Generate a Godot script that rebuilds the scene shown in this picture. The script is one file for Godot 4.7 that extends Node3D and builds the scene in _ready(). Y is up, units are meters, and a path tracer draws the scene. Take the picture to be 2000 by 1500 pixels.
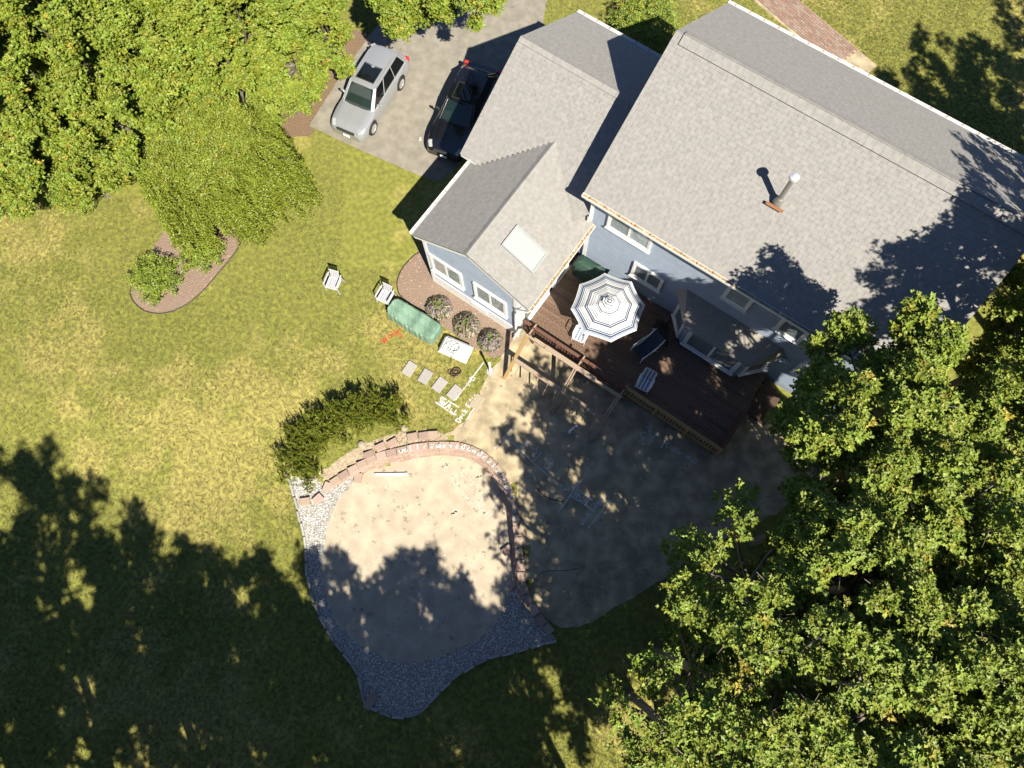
extends Node3D
# Drone view of a blue clapboard house, deck, lawn and a sand circle behind a curved block wall.
# y is up, metres. The house stands turned by HOUSE_TURN about y; its parts are given in house axes:
# x along the long front, -z towards the back, origin at the foot of the gable's right corner.

const HOUSE_AT := Vector3(0.34, 0, -10.11)
const HOUSE_TURN := -0.663225
const LOW := -0.6

var M := {}
var T := {}
var used := {}
var rng := RandomNumberGenerator.new()
var wall_line: PackedVector2Array
var edge_line: PackedVector2Array
var pit: PackedVector2Array
var earth_outline: PackedVector2Array
var bare: Array = []          # polygons without grass
var paint_paths: Array = []   # painted strokes on the grass, [polyline, half width]
var patch_noise := FastNoiseLite.new()
var fine_noise := FastNoiseLite.new()

# ---------------------------------------------------------------- mesh building
class Shape:
	var v := PackedVector3Array()
	var n := PackedVector3Array()
	var c := PackedColorArray()
	var col := Color.WHITE
	func tri(a: Vector3, b: Vector3, d: Vector3):
		var nn := (b - a).cross(d - a).normalized()
		v.append(a); v.append(d); v.append(b)
		for i in 3:
			n.append(nn); c.append(col)
	func tri_n(a: Vector3, b: Vector3, d: Vector3, na: Vector3, nb: Vector3, nd: Vector3):
		v.append(a); v.append(d); v.append(b)
		n.append(na); n.append(nd); n.append(nb)
		for i in 3:
			c.append(col)
	func quad(a: Vector3, b: Vector3, d: Vector3, e: Vector3):
		tri(a, b, d); tri(a, d, e)
	func box(at: Vector3, size: Vector3, turn := Basis.IDENTITY):
		var h := size / 2
		var p := []
		for i in 8:
			p.append(at + turn * Vector3(h.x if i & 1 else -h.x, h.y if i & 2 else -h.y, h.z if i & 4 else -h.z))
		quad(p[0], p[2], p[3], p[1]); quad(p[4], p[5], p[7], p[6])
		quad(p[0], p[4], p[6], p[2]); quad(p[1], p[3], p[7], p[5])
		quad(p[0], p[1], p[5], p[4]); quad(p[2], p[6], p[7], p[3])
	# box whose edges are chamfered
	func soft_box(at: Vector3, size: Vector3, r: float, turn := Basis.IDENTITY):
		var h := size / 2
		r = minf(r, minf(h.x, minf(h.y, h.z)) * 0.9)
		var pts := {}
		for sx in [-1, 1]:
			for sy in [-1, 1]:
				for sz in [-1, 1]:
					pts[[sx, sy, sz, 0]] = at + turn * Vector3(sx * h.x, sy * (h.y - r), sz * (h.z - r))
					pts[[sx, sy, sz, 1]] = at + turn * Vector3(sx * (h.x - r), sy * h.y, sz * (h.z - r))
					pts[[sx, sy, sz, 2]] = at + turn * Vector3(sx * (h.x - r), sy * (h.y - r), sz * h.z)
		var mid := at
		for s in [-1, 1]:
			out_quad(mid, pts[[s, -1, -1, 0]], pts[[s, 1, -1, 0]], pts[[s, 1, 1, 0]], pts[[s, -1, 1, 0]])
			out_quad(mid, pts[[-1, s, -1, 1]], pts[[1, s, -1, 1]], pts[[1, s, 1, 1]], pts[[-1, s, 1, 1]])
			out_quad(mid, pts[[-1, -1, s, 2]], pts[[1, -1, s, 2]], pts[[1, 1, s, 2]], pts[[-1, 1, s, 2]])
			for q in [-1, 1]:
				out_quad(mid, pts[[s, q, -1, 0]], pts[[s, q, 1, 0]], pts[[s, q, 1, 1]], pts[[s, q, -1, 1]])
				out_quad(mid, pts[[s, -1, q, 0]], pts[[s, 1, q, 0]], pts[[s, 1, q, 2]], pts[[s, -1, q, 2]])
				out_quad(mid, pts[[-1, s, q, 1]], pts[[1, s, q, 1]], pts[[1, s, q, 2]], pts[[-1, s, q, 2]])
				for w in [-1, 1]:
					out_tri(mid, pts[[s, q, w, 0]], pts[[s, q, w, 1]], pts[[s, q, w, 2]])
	func out_tri(mid: Vector3, a: Vector3, b: Vector3, d: Vector3):
		if (b - a).cross(d - a).dot((a + b + d) / 3 - mid) < 0:
			tri(a, d, b)
		else:
			tri(a, b, d)
	func out_quad(mid: Vector3, a: Vector3, b: Vector3, d: Vector3, e: Vector3):
		out_tri(mid, a, b, d); out_tri(mid, a, d, e)
	# round bar through points; rad a number or one per point
	func tube(path: Array, rad, sides := 6, caps := true):
		var rings := []
		var up := Vector3(0.13, 1, 0.07).normalized()
		for i in path.size():
			var d: Vector3 = (path[mini(i + 1, path.size() - 1)] - path[maxi(i - 1, 0)])
			d = d.normalized() if d.length() > 1e-6 else Vector3.UP
			var x := d.cross(up)
			if x.length() < 0.1:
				x = d.cross(Vector3.RIGHT)
			x = x.normalized()
			var y := x.cross(d).normalized()
			var r: float = rad[i] if rad is Array else rad
			var ring := []
			for k in sides:
				var a := TAU * k / sides
				var o := x * cos(a) + y * sin(a)
				ring.append([path[i] + o * r, o])
			rings.append(ring)
		for i in path.size() - 1:
			for k in sides:
				var a = rings[i][k]
				var b = rings[i][(k + 1) % sides]
				var d = rings[i + 1][(k + 1) % sides]
				var e = rings[i + 1][k]
				tri_n(a[0], d[0], b[0], a[1], d[1], b[1])
				tri_n(a[0], e[0], d[0], a[1], e[1], d[1])
		if caps:
			for k in sides:
				var q := (k + 1) % sides
				tri(path[0], rings[0][k][0], rings[0][q][0])
				tri(path[-1], rings[-1][q][0], rings[-1][k][0])
	# surface of revolution about y through at; prof is [radius, height] pairs from bottom to top
	func lathe(at: Vector3, prof: Array, sides := 16, turn := Basis.IDENTITY):
		for i in prof.size() - 1:
			var a: Array = prof[i]
			var b: Array = prof[i + 1]
			var slope := Vector2(b[1] - a[1], a[0] - b[0]).normalized()
			for k in sides:
				var q0 := TAU * k / sides
				var q1 := TAU * (k + 1) / sides
				var d0 := Vector3(cos(q0), 0, sin(q0))
				var d1 := Vector3(cos(q1), 0, sin(q1))
				var p0: Vector3 = at + turn * (d0 * a[0] + Vector3(0, a[1], 0))
				var p1: Vector3 = at + turn * (d1 * a[0] + Vector3(0, a[1], 0))
				var p2: Vector3 = at + turn * (d1 * b[0] + Vector3(0, b[1], 0))
				var p3: Vector3 = at + turn * (d0 * b[0] + Vector3(0, b[1], 0))
				var n0 := turn * (d0 * slope.x + Vector3(0, slope.y, 0))
				var n1 := turn * (d1 * slope.x + Vector3(0, slope.y, 0))
				tri_n(p0, p2, p1, n0, n1, n1)
				tri_n(p0, p3, p2, n0, n0, n1)
	# prism over a flat polygon given as points in order round its outline, thickened along off
	func slab(poly: Array, off: Vector3):
		var mid := Vector3.ZERO
		for p in poly:
			mid += p
		mid = mid / poly.size() + off / 2
		for i in range(1, poly.size() - 1):
			out_tri(mid, poly[0], poly[i], poly[i + 1])
			out_tri(mid, poly[0] + off, poly[i] + off, poly[i + 1] + off)
		for i in poly.size():
			var a: Vector3 = poly[i]
			var b: Vector3 = poly[(i + 1) % poly.size()]
			out_quad(mid, a, b, b + off, a + off)
	func mesh() -> ArrayMesh:
		var arr := []
		arr.resize(Mesh.ARRAY_MAX)
		arr[Mesh.ARRAY_VERTEX] = v
		arr[Mesh.ARRAY_NORMAL] = n
		arr[Mesh.ARRAY_COLOR] = c
		var m := ArrayMesh.new()
		m.add_surface_from_arrays(Mesh.PRIMITIVE_TRIANGLES, arr)
		return m

func numbered(called: String) -> String:
	if not used.has(called):
		used[called] = 0
		return called
	used[called] += 1
	return "%s_%03d" % [called, used[called]]

func tag(o: Node, label := "", category := "", group := "", kind := ""):
	if label: o.set_meta("label", label)
	if category: o.set_meta("category", category)
	if group: o.set_meta("group", group)
	if kind: o.set_meta("kind", kind)
	return o

func thing(called: String, label: String, category: String, at := Vector3.ZERO, turn := 0.0, group := "") -> Node3D:
	var o := Node3D.new()
	o.name = numbered(called)
	add_child(o)
	o.position = at
	o.rotation.y = turn
	return tag(o, label, category, group)

# commits a shape, or a ready mesh, as one named object
func obj(called: String, what, material: Material, parent: Node = self, at := Vector3.ZERO, turn := 0.0) -> MeshInstance3D:
	var o := MeshInstance3D.new()
	o.mesh = what.mesh() if what is Shape else what
	o.material_override = material
	o.name = numbered(called) if parent == self else called
	parent.add_child(o, true)
	o.position = at
	o.rotation.y = turn
	return o

func struct(called: String, what, material: Material) -> MeshInstance3D:
	var o := obj(called, what, material)
	o.set_meta("kind", "structure")
	return o

func copies(called: String, mesh: Mesh, material: Material, xf: Array, cols: Array, parent: Node = self) -> MultiMeshInstance3D:
	var mm := MultiMesh.new()
	mm.transform_format = MultiMesh.TRANSFORM_3D
	mm.use_colors = true
	mm.mesh = mesh
	mm.instance_count = xf.size()
	for i in xf.size():
		mm.set_instance_transform(i, xf[i])
		mm.set_instance_color(i, cols[i])
	var o := MultiMeshInstance3D.new()
	o.multimesh = mm
	o.material_override = material
	o.name = numbered(called) if parent == self else called
	parent.add_child(o, true)
	return o

# ---------------------------------------------------------------- materials (linear base colours)
func lin(r: float, g: float, b: float) -> Color:
	return Color(r, g, b).linear_to_srgb()

# grey mottle texture between lo and hi (sRGB grey), seamless
func mottle(key: String, freq: float, lo: float, hi: float, octaves := 4, size := 256, seed_ := 3) -> ImageTexture:
	if T.has(key):
		return T[key]
	var f := FastNoiseLite.new()
	f.seed = seed_
	f.noise_type = FastNoiseLite.TYPE_SIMPLEX_SMOOTH
	f.frequency = freq
	f.fractal_octaves = octaves
	var im := f.get_seamless_image(size, size)
	im.convert(Image.FORMAT_L8)
	var d := im.get_data()
	for i in d.size():
		var k := clampf((d[i] / 255.0 - 0.5) * 1.6 + 0.5, 0, 1)
		d[i] = int(255 * lerpf(lo, hi, k))
	T[key] = ImageTexture.create_from_image(Image.create_from_data(size, size, false, Image.FORMAT_L8, d))
	return T[key]

func bumps(key: String, freq: float, strength: float, octaves := 4, size := 256) -> ImageTexture:
	if T.has(key):
		return T[key]
	var f := FastNoiseLite.new()
	f.seed = 11
	f.frequency = freq
	f.fractal_octaves = octaves
	var im := f.get_seamless_image(size, size)
	im.convert(Image.FORMAT_RGBA8)
	im.bump_map_to_normal_map(strength)
	T[key] = ImageTexture.create_from_image(im)
	return T[key]

func mat(key: String, col: Color, rough := 0.8, metal := 0.0, tex: Texture2D = null, tile := 1.0, bump: Texture2D = null, bump_scale := 1.0) -> StandardMaterial3D:
	var m := StandardMaterial3D.new()
	m.albedo_color = col
	m.roughness = rough
	m.metallic = metal
	m.vertex_color_use_as_albedo = true
	if tex or bump:
		m.uv1_triplanar = true
		m.uv1_world_triplanar = true
		m.uv1_scale = Vector3.ONE * tile
	if tex:
		m.albedo_texture = tex
	if bump:
		m.normal_enabled = true
		m.normal_texture = bump
		m.normal_scale = bump_scale
	M[key] = m
	return m

func glass(key: String, col: Color, alpha: float) -> StandardMaterial3D:
	var m := mat(key, Color(col, alpha), 0.03)
	m.transparency = BaseMaterial3D.TRANSPARENCY_ALPHA
	m.metallic_specular = 0.7
	return m

func tone(spread: float, warm := 0.0) -> Color:
	var k := 1.0 + rng.randf_range(-spread, spread)
	var w := rng.randf_range(-warm, warm)
	return Color(k + w, k, k - w)

# ---------------------------------------------------------------- the lie of the land
func land(x: float, z: float) -> float:
	if Geometry2D.is_point_in_polygon(Vector2(x, z), pit):
		return LOW
	var k := smoothstep(-8.5, -1.0, x)
	var z0 := -9.0 + 8.0 * k
	return LOW * smoothstep(z0, z0 + 5.0 - 2.0 * k, z)

func on_land(p: Vector2, up := 0.0) -> Vector3:
	return Vector3(p.x, land(p.x, p.y) + up, p.y)

# sheet that follows the land inside an outline
func sheet(poly: PackedVector2Array, lift: float, cell := 0.3, level = null) -> Shape:
	var s := Shape.new()
	var lo := poly[0]
	var hi := poly[0]
	for p in poly:
		lo = lo.min(p); hi = hi.max(p)
	var x := lo.x
	while x < hi.x:
		var z := lo.y
		while z < hi.y:
			var sq := PackedVector2Array([Vector2(x, z), Vector2(x + cell, z), Vector2(x + cell, z + cell), Vector2(x, z + cell)])
			for piece in Geometry2D.intersect_polygons(sq, poly):
				var ix := Geometry2D.triangulate_polygon(piece)
				for i in range(0, ix.size(), 3):
					var q := []
					for k in 3:
						var w: Vector2 = piece[ix[i + k]]
						q.append(Vector3(w.x, (land(w.x, w.y) if level == null else level) + lift, w.y))
					if (q[1] - q[0]).cross(q[2] - q[0]).y < 0:
						s.tri(q[0], q[2], q[1])
					else:
						s.tri(q[0], q[1], q[2])
			z += cell
		x += cell
	return s

# smooth closed or open curve through points
func curve(pts: Array, step: float, closed := false) -> PackedVector2Array:
	var c := Curve2D.new()
	var n := pts.size()
	for i in n:
		var a: Vector2 = pts[(i - 1 + n) % n] if closed or i > 0 else pts[i]
		var b: Vector2 = pts[(i + 1) % n] if closed or i < n - 1 else pts[i]
		var t := (b - a) / 6.0
		c.add_point(pts[i], -t, t)
	if closed:
		c.add_point(pts[0], -(Vector2(pts[1]) - Vector2(pts[n - 1])) / 6.0, Vector2.ZERO)
	var out := PackedVector2Array()
	var len := c.get_baked_length()
	var k := maxi(2, int(len / step))
	for i in (k if closed else k + 1):
		out.append(c.sample_baked(len * i / k, true))
	return out

# rough edge: shifts the points of an outline by noise
func ragged(poly: PackedVector2Array, amount: float) -> PackedVector2Array:
	var out := PackedVector2Array()
	for p in poly:
		out.append(p + Vector2(fine_noise.get_noise_2d(p.x * 60, p.y * 60), fine_noise.get_noise_2d(p.x * 60 + 500, p.y * 60)) * amount)
	return out

# ---------------------------------------------------------------- camera, sky, sun
func set_view():
	var cam := Camera3D.new()
	cam.name = "camera"
	cam.fov = 56.357
	cam.near = 0.1
	cam.far = 400
	add_child(cam)
	cam.position = Vector3(0, 28, 0)
	cam.rotation_order = EULER_ORDER_YXZ
	cam.rotation_degrees = Vector3(-74, 0, -2.9)
	cam.current = true

	var sky_mat := ProceduralSkyMaterial.new()
	sky_mat.sky_top_color = Color(0.35, 0.47, 0.68)
	sky_mat.sky_horizon_color = Color(0.62, 0.74, 0.88)
	sky_mat.ground_bottom_color = Color(0.16, 0.18, 0.1)
	sky_mat.ground_horizon_color = Color(0.4, 0.45, 0.4)
	sky_mat.sky_curve = 0.15
	sky_mat.energy_multiplier = 0.37
	var sky := Sky.new()
	sky.sky_material = sky_mat
	var env := Environment.new()
	env.background_mode = Environment.BG_SKY
	env.sky = sky
	env.tonemap_mode = Environment.TONE_MAPPER_LINEAR
	env.tonemap_exposure = 2.1
	env.sdfgi_enabled = true
	env.ssao_enabled = true
	env.ssil_enabled = true
	var we := WorldEnvironment.new()
	we.name = "world_environment"
	we.environment = env
	add_child(we)

	var sun := DirectionalLight3D.new()
	sun.name = "sun"
	sun.light_energy = 1.6
	sun.light_color = Color(1.0, 0.97, 0.905)
	sun.light_angular_distance = 0.55
	sun.shadow_enabled = true
	add_child(sun)
	var e := deg_to_rad(48.5)
	var way := Vector3(-0.395, 0, -0.918).normalized() * cos(e) - Vector3(0, sin(e), 0)
	sun.look_at_from_position(Vector3(0, 40, 0), Vector3(0, 40, 0) + way, Vector3.UP)

# ---------------------------------------------------------------- ground
const LAWN_LO := Vector2(-27, -33)
const LAWN_SIZE := 56.0

func lawn_texture() -> ImageTexture:
	# soil, thatch and grass colours mixed by noise at three sizes (what grows there, not light)
	var n := 1024
	var maps := []
	for q in [[0.006, 5, 4], [0.03, 9, 4], [0.2, 13, 3]]:
		var f := FastNoiseLite.new()
		f.seed = q[1]
		f.noise_type = FastNoiseLite.TYPE_SIMPLEX_SMOOTH
		f.frequency = q[0]
		f.fractal_octaves = q[2]
		var im := f.get_image(n, n)
		im.convert(Image.FORMAT_L8)
		maps.append(im.get_data())
	var big: PackedByteArray = maps[0]
	var mid: PackedByteArray = maps[1]
	var fine: PackedByteArray = maps[2]
	var data := PackedByteArray()
	data.resize(n * n * 3)
	var green := Vector3(116, 117, 50)
	var dry := Vector3(142, 133, 72)
	for i in n * n:
		var k := clampf((big[i] - 118) / 70.0 + (mid[i] - 128) / 110.0, 0.0, 1.0)
		var l := 0.8 + fine[i] / 640.0
		data[i * 3] = clampi(int(lerpf(green.x, dry.x, k) * l), 0, 255)
		data[i * 3 + 1] = clampi(int(lerpf(green.y, dry.y, k) * l), 0, 255)
		data[i * 3 + 2] = clampi(int(lerpf(green.z, dry.z, k) * l), 0, 255)
	return ImageTexture.create_from_image(Image.create_from_data(n, n, false, Image.FORMAT_RGB8, data))

func build_ground():
	# beyond the yard: forest floor out to the horizon, lower than the yard's sheet
	var far := Shape.new()
	var R := 180.0
	far.quad(Vector3(-R, -0.75, R), Vector3(R, -0.75, R), Vector3(R, -0.75, -R), Vector3(-R, -0.75, -R))
	struct("terrain", far, M.floor)
	# lawn: one sheet on the land, with its own texture coordinates in metres
	var st := SurfaceTool.new()
	st.begin(Mesh.PRIMITIVE_TRIANGLES)
	var cell := 0.4
	var n := int(LAWN_SIZE / cell)
	var hs := []
	for i in n + 1:
		var row := []
		for k in n + 1:
			var x := LAWN_LO.x + i * cell
			var z := LAWN_LO.y + k * cell
			row.append(land(x, z) - (0.03 if Geometry2D.is_point_in_polygon(Vector2(x, z), pit) else 0.0))
		hs.append(row)
	for i in n + 1:
		for k in n + 1:
			st.set_uv(Vector2(float(i) / n, float(k) / n))
			st.add_vertex(Vector3(LAWN_LO.x + i * cell, hs[i][k], LAWN_LO.y + k * cell))
	for i in n:
		for k in n:
			var a := i * (n + 1) + k
			var b := a + n + 1
			for q in [a, b, b + 1, a, b + 1, a + 1]:
				st.add_index(q)
	st.generate_normals()
	var lm := StandardMaterial3D.new()
	lm.albedo_texture = lawn_texture()
	lm.roughness = 0.95
	struct("lawn", st.commit(), lm)

	# driveway
	var drive := PackedVector2Array([Vector2(-8.622, -20.718), Vector2(-7.589, -22.694), Vector2(-6.424, -24.673), Vector2(-5.754, -25.742), Vector2(-5.341, -26.517), Vector2(-4.971, -28.773), Vector2(-4.966, -32.597), Vector2(3.089, -32.075), Vector2(2.599, -27.076), Vector2(2.38, -25.892), Vector2(2.164, -24.73), Vector2(3.104, -22.952), Vector2(0.355, -20.082), Vector2(-1.783, -18.404), Vector2(-2.67, -17.574), Vector2(-3.394, -17.77), Vector2(-5.905, -19.116)])
	bare.append(drive)
	struct("driveway", sheet(ragged(curve(Array(drive), 0.4, true), 0.06), 0.006, 0.6), M.asphalt)

	# bare soil under the trees by the driveway and along the wood's edge
	var soil := PackedVector2Array([Vector2(-6.436, -25.843), Vector2(-5.583, -25.496), Vector2(-6.654, -23.825), Vector2(-7.461, -22.184), Vector2(-8.563, -20.283), Vector2(-9.629, -20.184), Vector2(-10.984, -19.411), Vector2(-12.555, -18.713), Vector2(-15.552, -18.886), Vector2(-15.867, -22.406), Vector2(-11.32, -26.142)])
	bare.append(soil)
	struct("soil", sheet(ragged(curve(Array(soil), 0.3, true), 0.3), 0.003, 0.5), M.litter)

	# mulch beds
	var bed := PackedVector2Array([Vector2(-11.712, -16.815), Vector2(-11.273, -16.212), Vector2(-11.278, -15.466), Vector2(-11.586, -14.626), Vector2(-12.236, -13.697), Vector2(-12.94, -12.787), Vector2(-13.654, -12.172), Vector2(-14.496, -11.893), Vector2(-15.264, -12.027), Vector2(-15.805, -12.475), Vector2(-16.004, -12.955), Vector2(-15.908, -13.542), Vector2(-15.39, -14.595), Vector2(-14.625, -16.026), Vector2(-13.574, -16.971), Vector2(-12.464, -17.289)])
	bare.append(bed)
	struct("mulch_bed", sheet(curve(Array(bed), 0.2, true), 0.012, 0.4), M.mulch)
	var bed2 := PackedVector2Array([Vector2(-3.445, -14.416), Vector2(-3.936, -13.958), Vector2(-4.423, -13.385), Vector2(-4.645, -12.804), Vector2(-4.561, -12.212), Vector2(-4.132, -11.793), Vector2(-3.385, -11.29), Vector2(-2.649, -10.611), Vector2(-1.92, -10.007), Vector2(-1.094, -9.404), Vector2(-0.682, -9.16), Vector2(-0.252, -9.359), Vector2(0.308, -10), Vector2(-1.133, -11.214), Vector2(-3.034, -12.763)])
	bare.append(bed2)
	struct("mulch_bed", sheet(ragged(curve(Array(bed2), 0.2, true), 0.05), 0.012, 0.4), M.mulch)
	# steel edging of the beds
	var rim := Shape.new()
	var pts := curve([Vector2(-11.712, -16.815), Vector2(-11.273, -16.212), Vector2(-11.278, -15.466), Vector2(-11.586, -14.626), Vector2(-12.236, -13.697), Vector2(-12.94, -12.787), Vector2(-13.654, -12.172), Vector2(-14.496, -11.893), Vector2(-15.264, -12.027), Vector2(-15.805, -12.475), Vector2(-16.004, -12.955), Vector2(-15.908, -13.542)], 0.15)
	var path := []
	for p in pts: path.append(on_land(p, 0.03))
	rim.tube(path, 0.022, 5)
	tag(obj("lawn_edging", rim, M.dark_plastic), "thin dark edging round the mulch bed under the weeping tree", "edging")
	rim = Shape.new()
	path = []
	for p in curve([Vector2(-3.625, -14.134), Vector2(-3.936, -13.958), Vector2(-4.423, -13.385), Vector2(-4.645, -12.804), Vector2(-4.561, -12.212), Vector2(-4.132, -11.793), Vector2(-3.385, -11.29)], 0.15): path.append(on_land(p, 0.03))
	rim.tube(path, 0.022, 5)
	tag(obj("lawn_edging", rim, M.dark_plastic), "thin dark edging round the flower bed at the gable wall", "edging")

	# trodden earth in front of the deck
	var earth := PackedVector2Array([Vector2(0.208, -10.117), Vector2(-0.252, -9.359), Vector2(-0.918, -8.513), Vector2(-1.305, -7.666), Vector2(-1.596, -7.04), Vector2(-2.13, -6.433), Vector2(-2.795, -6.05), Vector2(-3.269, -5.824), Vector2(-2.559, -5.664), Vector2(-1.551, -5.364), Vector2(-0.863, -4.817), Vector2(-0.485, -4.251), Vector2(-0.217, -3.577), Vector2(-0.043, -2.681), Vector2(0.015, -1.14), Vector2(0.13, -0.011), Vector2(0.713, 1.041), Vector2(2.043, 1.476), Vector2(4.03, 0.551), Vector2(6.033, -0.562), Vector2(8.1, -1.598), Vector2(10.415, -2.646), Vector2(11.672, -4.278), Vector2(10.18, -6.425), Vector2(8.416, -8.676), Vector2(6.475, -10.119), Vector2(3.373, -11.199)])
	bare.append(earth)
	earth_outline = earth
	var bank := PackedVector2Array([Vector2(-8.445, -4.622), Vector2(-7.562, -5.097), Vector2(-6.478, -5.699), Vector2(-5.514, -6.024), Vector2(-4.388, -6.278), Vector2(-3.159, -6.235), Vector2(-2.72, -5.755), Vector2(-4.596, -5.582), Vector2(-6.279, -5.181), Vector2(-7.568, -4.571), Vector2(-8.194, -4.465)])
	bare.append(bank)
	struct("soil_bank", sheet(ragged(curve(Array(bank), 0.2, true), 0.1), 0.005, 0.3), M.bank)
	struct("earth_patio", sheet(ragged(curve(Array(earth), 0.25, true), 0.14), 0.02, 0.4), M.earth)

	# gravel round the sand, and the sand circle
	var bed3 := pit
	struct("gravel_bed", sheet(bed3, 0.0, 0.4, LOW), M.gravel_base)
	var sand := curve([Vector2(-6.346, -4.578), Vector2(-5.525, -5.158), Vector2(-4.282, -5.345), Vector2(-2.831, -5.375), Vector2(-1.699, -5.171), Vector2(-0.961, -4.51), Vector2(-0.526, -3.669), Vector2(-0.306, -2.752), Vector2(-0.234, -1.76), Vector2(-0.242, -0.792), Vector2(-0.398, -0.037), Vector2(-0.726, 0.698), Vector2(-1.24, 1.321), Vector2(-1.934, 1.782), Vector2(-2.813, 2.157), Vector2(-3.779, 2.418), Vector2(-4.546, 2.435), Vector2(-5.314, 2.219), Vector2(-6.183, 1.761), Vector2(-6.83, 1.182), Vector2(-7.371, 0.377), Vector2(-7.693, -0.773), Vector2(-7.681, -1.933), Vector2(-7.446, -3.109), Vector2(-6.953, -3.993)], 0.2, true)
	struct("sand_circle", sheet(ragged(sand, 0.1), 0.012, 0.4, LOW), M.sand)
	bare.append(pit)
	var tex := []
	var cols := []
	# loose stones of the gravel
	for i in 60000:
		var p := Vector2(rng.randf_range(-9.2, 1.3), rng.randf_range(-6, 4.4))
		if not Geometry2D.is_point_in_polygon(p, pit): continue
		var inside := Geometry2D.is_point_in_polygon(p, sand)
		if inside and rng.randf() > 0.012: continue
		if not inside and p.x > -6.2 and p.y < -3.9: continue
		var s := rng.randf_range(0.012, 0.032)
		tex.append(Transform3D(Basis.from_euler(Vector3(rng.randf() * TAU, rng.randf() * TAU, 0)).scaled(Vector3(s, s * 0.8, s)), Vector3(p.x, LOW + s * 0.25, p.y)))
		var g := rng.randf_range(0.3, 0.75)
		cols.append(Color(g, g * 0.97, g * 0.92))
	tag(copies("gravel", stone_mesh(5), M.vc, tex, cols), "loose white and grey crushed gravel round the sand circle", "gravel", "", "stuff")
	tex = []; cols = []
	# pebbles and chips on the trodden earth
	for i in 9000:
		var p := Vector2(rng.randf_range(-3, 11), rng.randf_range(-10, 3))
		if not Geometry2D.is_point_in_polygon(p, earth): continue
		var s := rng.randf_range(0.01, 0.035) * (2.2 if rng.randf() < 0.03 else 1.0)
		tex.append(Transform3D(Basis.from_euler(Vector3(rng.randf() * TAU, rng.randf() * TAU, 0)).scaled(Vector3(s, s * 0.7, s)), on_land(p, s * 0.2)))
		var g := rng.randf_range(0.12, 0.42)
		cols.append(Color(g, g * 0.86, g * 0.66))
	tag(copies("pebbles", stone_mesh(8), M.vc, tex, cols), "small pebbles and chips strewn on the trodden earth", "pebbles", "", "stuff")
	tex = []; cols = []
	# weeds that sprout in the sand
	for i in 130:
		var p := Vector2(rng.randf_range(-7.6, 0), rng.randf_range(-5.2, 2.4))
		if not Geometry2D.is_point_in_polygon(p, sand): continue
		tex.append(Transform3D(Basis(Vector3.UP, rng.randf() * TAU).scaled(Vector3.ONE * rng.randf_range(0.5, 1.5)), Vector3(p.x, LOW + 0.01, p.y)))
		var g := rng.randf_range(0.6, 1.2)
		cols.append(Color(0.14 * g, 0.13 * g, 0.05 * g))
	tag(copies("weeds", tuft_mesh(31), M.grass, tex, cols), "sparse small weeds sprouting in the sand circle", "weeds", "", "stuff")
	tex = []; cols = []
	# bark chips
	var chip := Shape.new()
	chip.box(Vector3.ZERO, Vector3(1, 0.25, 0.35))
	for b in [bed, bed2]:
		for i in 4200:
			var p := Vector2(rng.randf_range(-15.5, 0.6), rng.randf_range(-19, -8.5))
			if not Geometry2D.is_point_in_polygon(p, b): continue
			var s := rng.randf_range(0.03, 0.08)
			tex.append(Transform3D(Basis.from_euler(Vector3(rng.randf_range(-0.3, 0.3), rng.randf() * TAU, rng.randf_range(-0.3, 0.3))).scaled(Vector3.ONE * s), on_land(p, 0.018)))
			var g := rng.randf_range(0.6, 1.3)
			cols.append(Color(0.38 * g, 0.26 * g, 0.19 * g))
	tag(copies("bark_chips", chip.mesh(), M.vc, tex, cols), "brown bark chips covering the mulch beds", "bark chips", "", "stuff")

func stone_mesh(seed_: int) -> ArrayMesh:
	var r := RandomNumberGenerator.new()
	r.seed = seed_
	var s := Shape.new()
	var p := []
	for d in [Vector3(0, 1, 0), Vector3(0, -1, 0), Vector3(1, 0, 0), Vector3(0.3, 0.1, 0.95), Vector3(-0.8, 0, 0.6), Vector3(-0.8, 0.1, -0.6), Vector3(0.3, 0, -0.95)]:
		p.append(d * r.randf_range(0.75, 1.2))
	for k in 5:
		var a: Vector3 = p[2 + k]
		var b: Vector3 = p[2 + (k + 1) % 5]
		s.out_tri(Vector3.ZERO, p[0], a, b)
		s.out_tri(Vector3.ZERO, p[1], a, b)
	return s.mesh()

func tuft_mesh(seed_: int) -> ArrayMesh:
	var r := RandomNumberGenerator.new()
	r.seed = seed_
	var s := Shape.new()
	for i in 9:
		var a := r.randf() * TAU
		var o := Vector3(cos(a), 0, sin(a)) * r.randf_range(0, 0.05)
		var lean := Vector3(cos(a + r.randf_range(-1, 1)), 0, sin(a + r.randf_range(-1, 1))) * r.randf_range(0.02, 0.06)
		var h := r.randf_range(0.03, 0.06)
		var w := Vector3(-sin(a * 3), 0, cos(a * 3)) * 0.0065
		var top := o + lean + Vector3(0, h, 0)
		var mid := o + lean * 0.35 + Vector3(0, h * 0.62, 0)
		s.quad(o - w, o + w, mid + w * 0.9, mid - w * 0.9)
		s.tri(mid - w * 0.9, mid + w * 0.9, top)
	return s.mesh()

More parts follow.
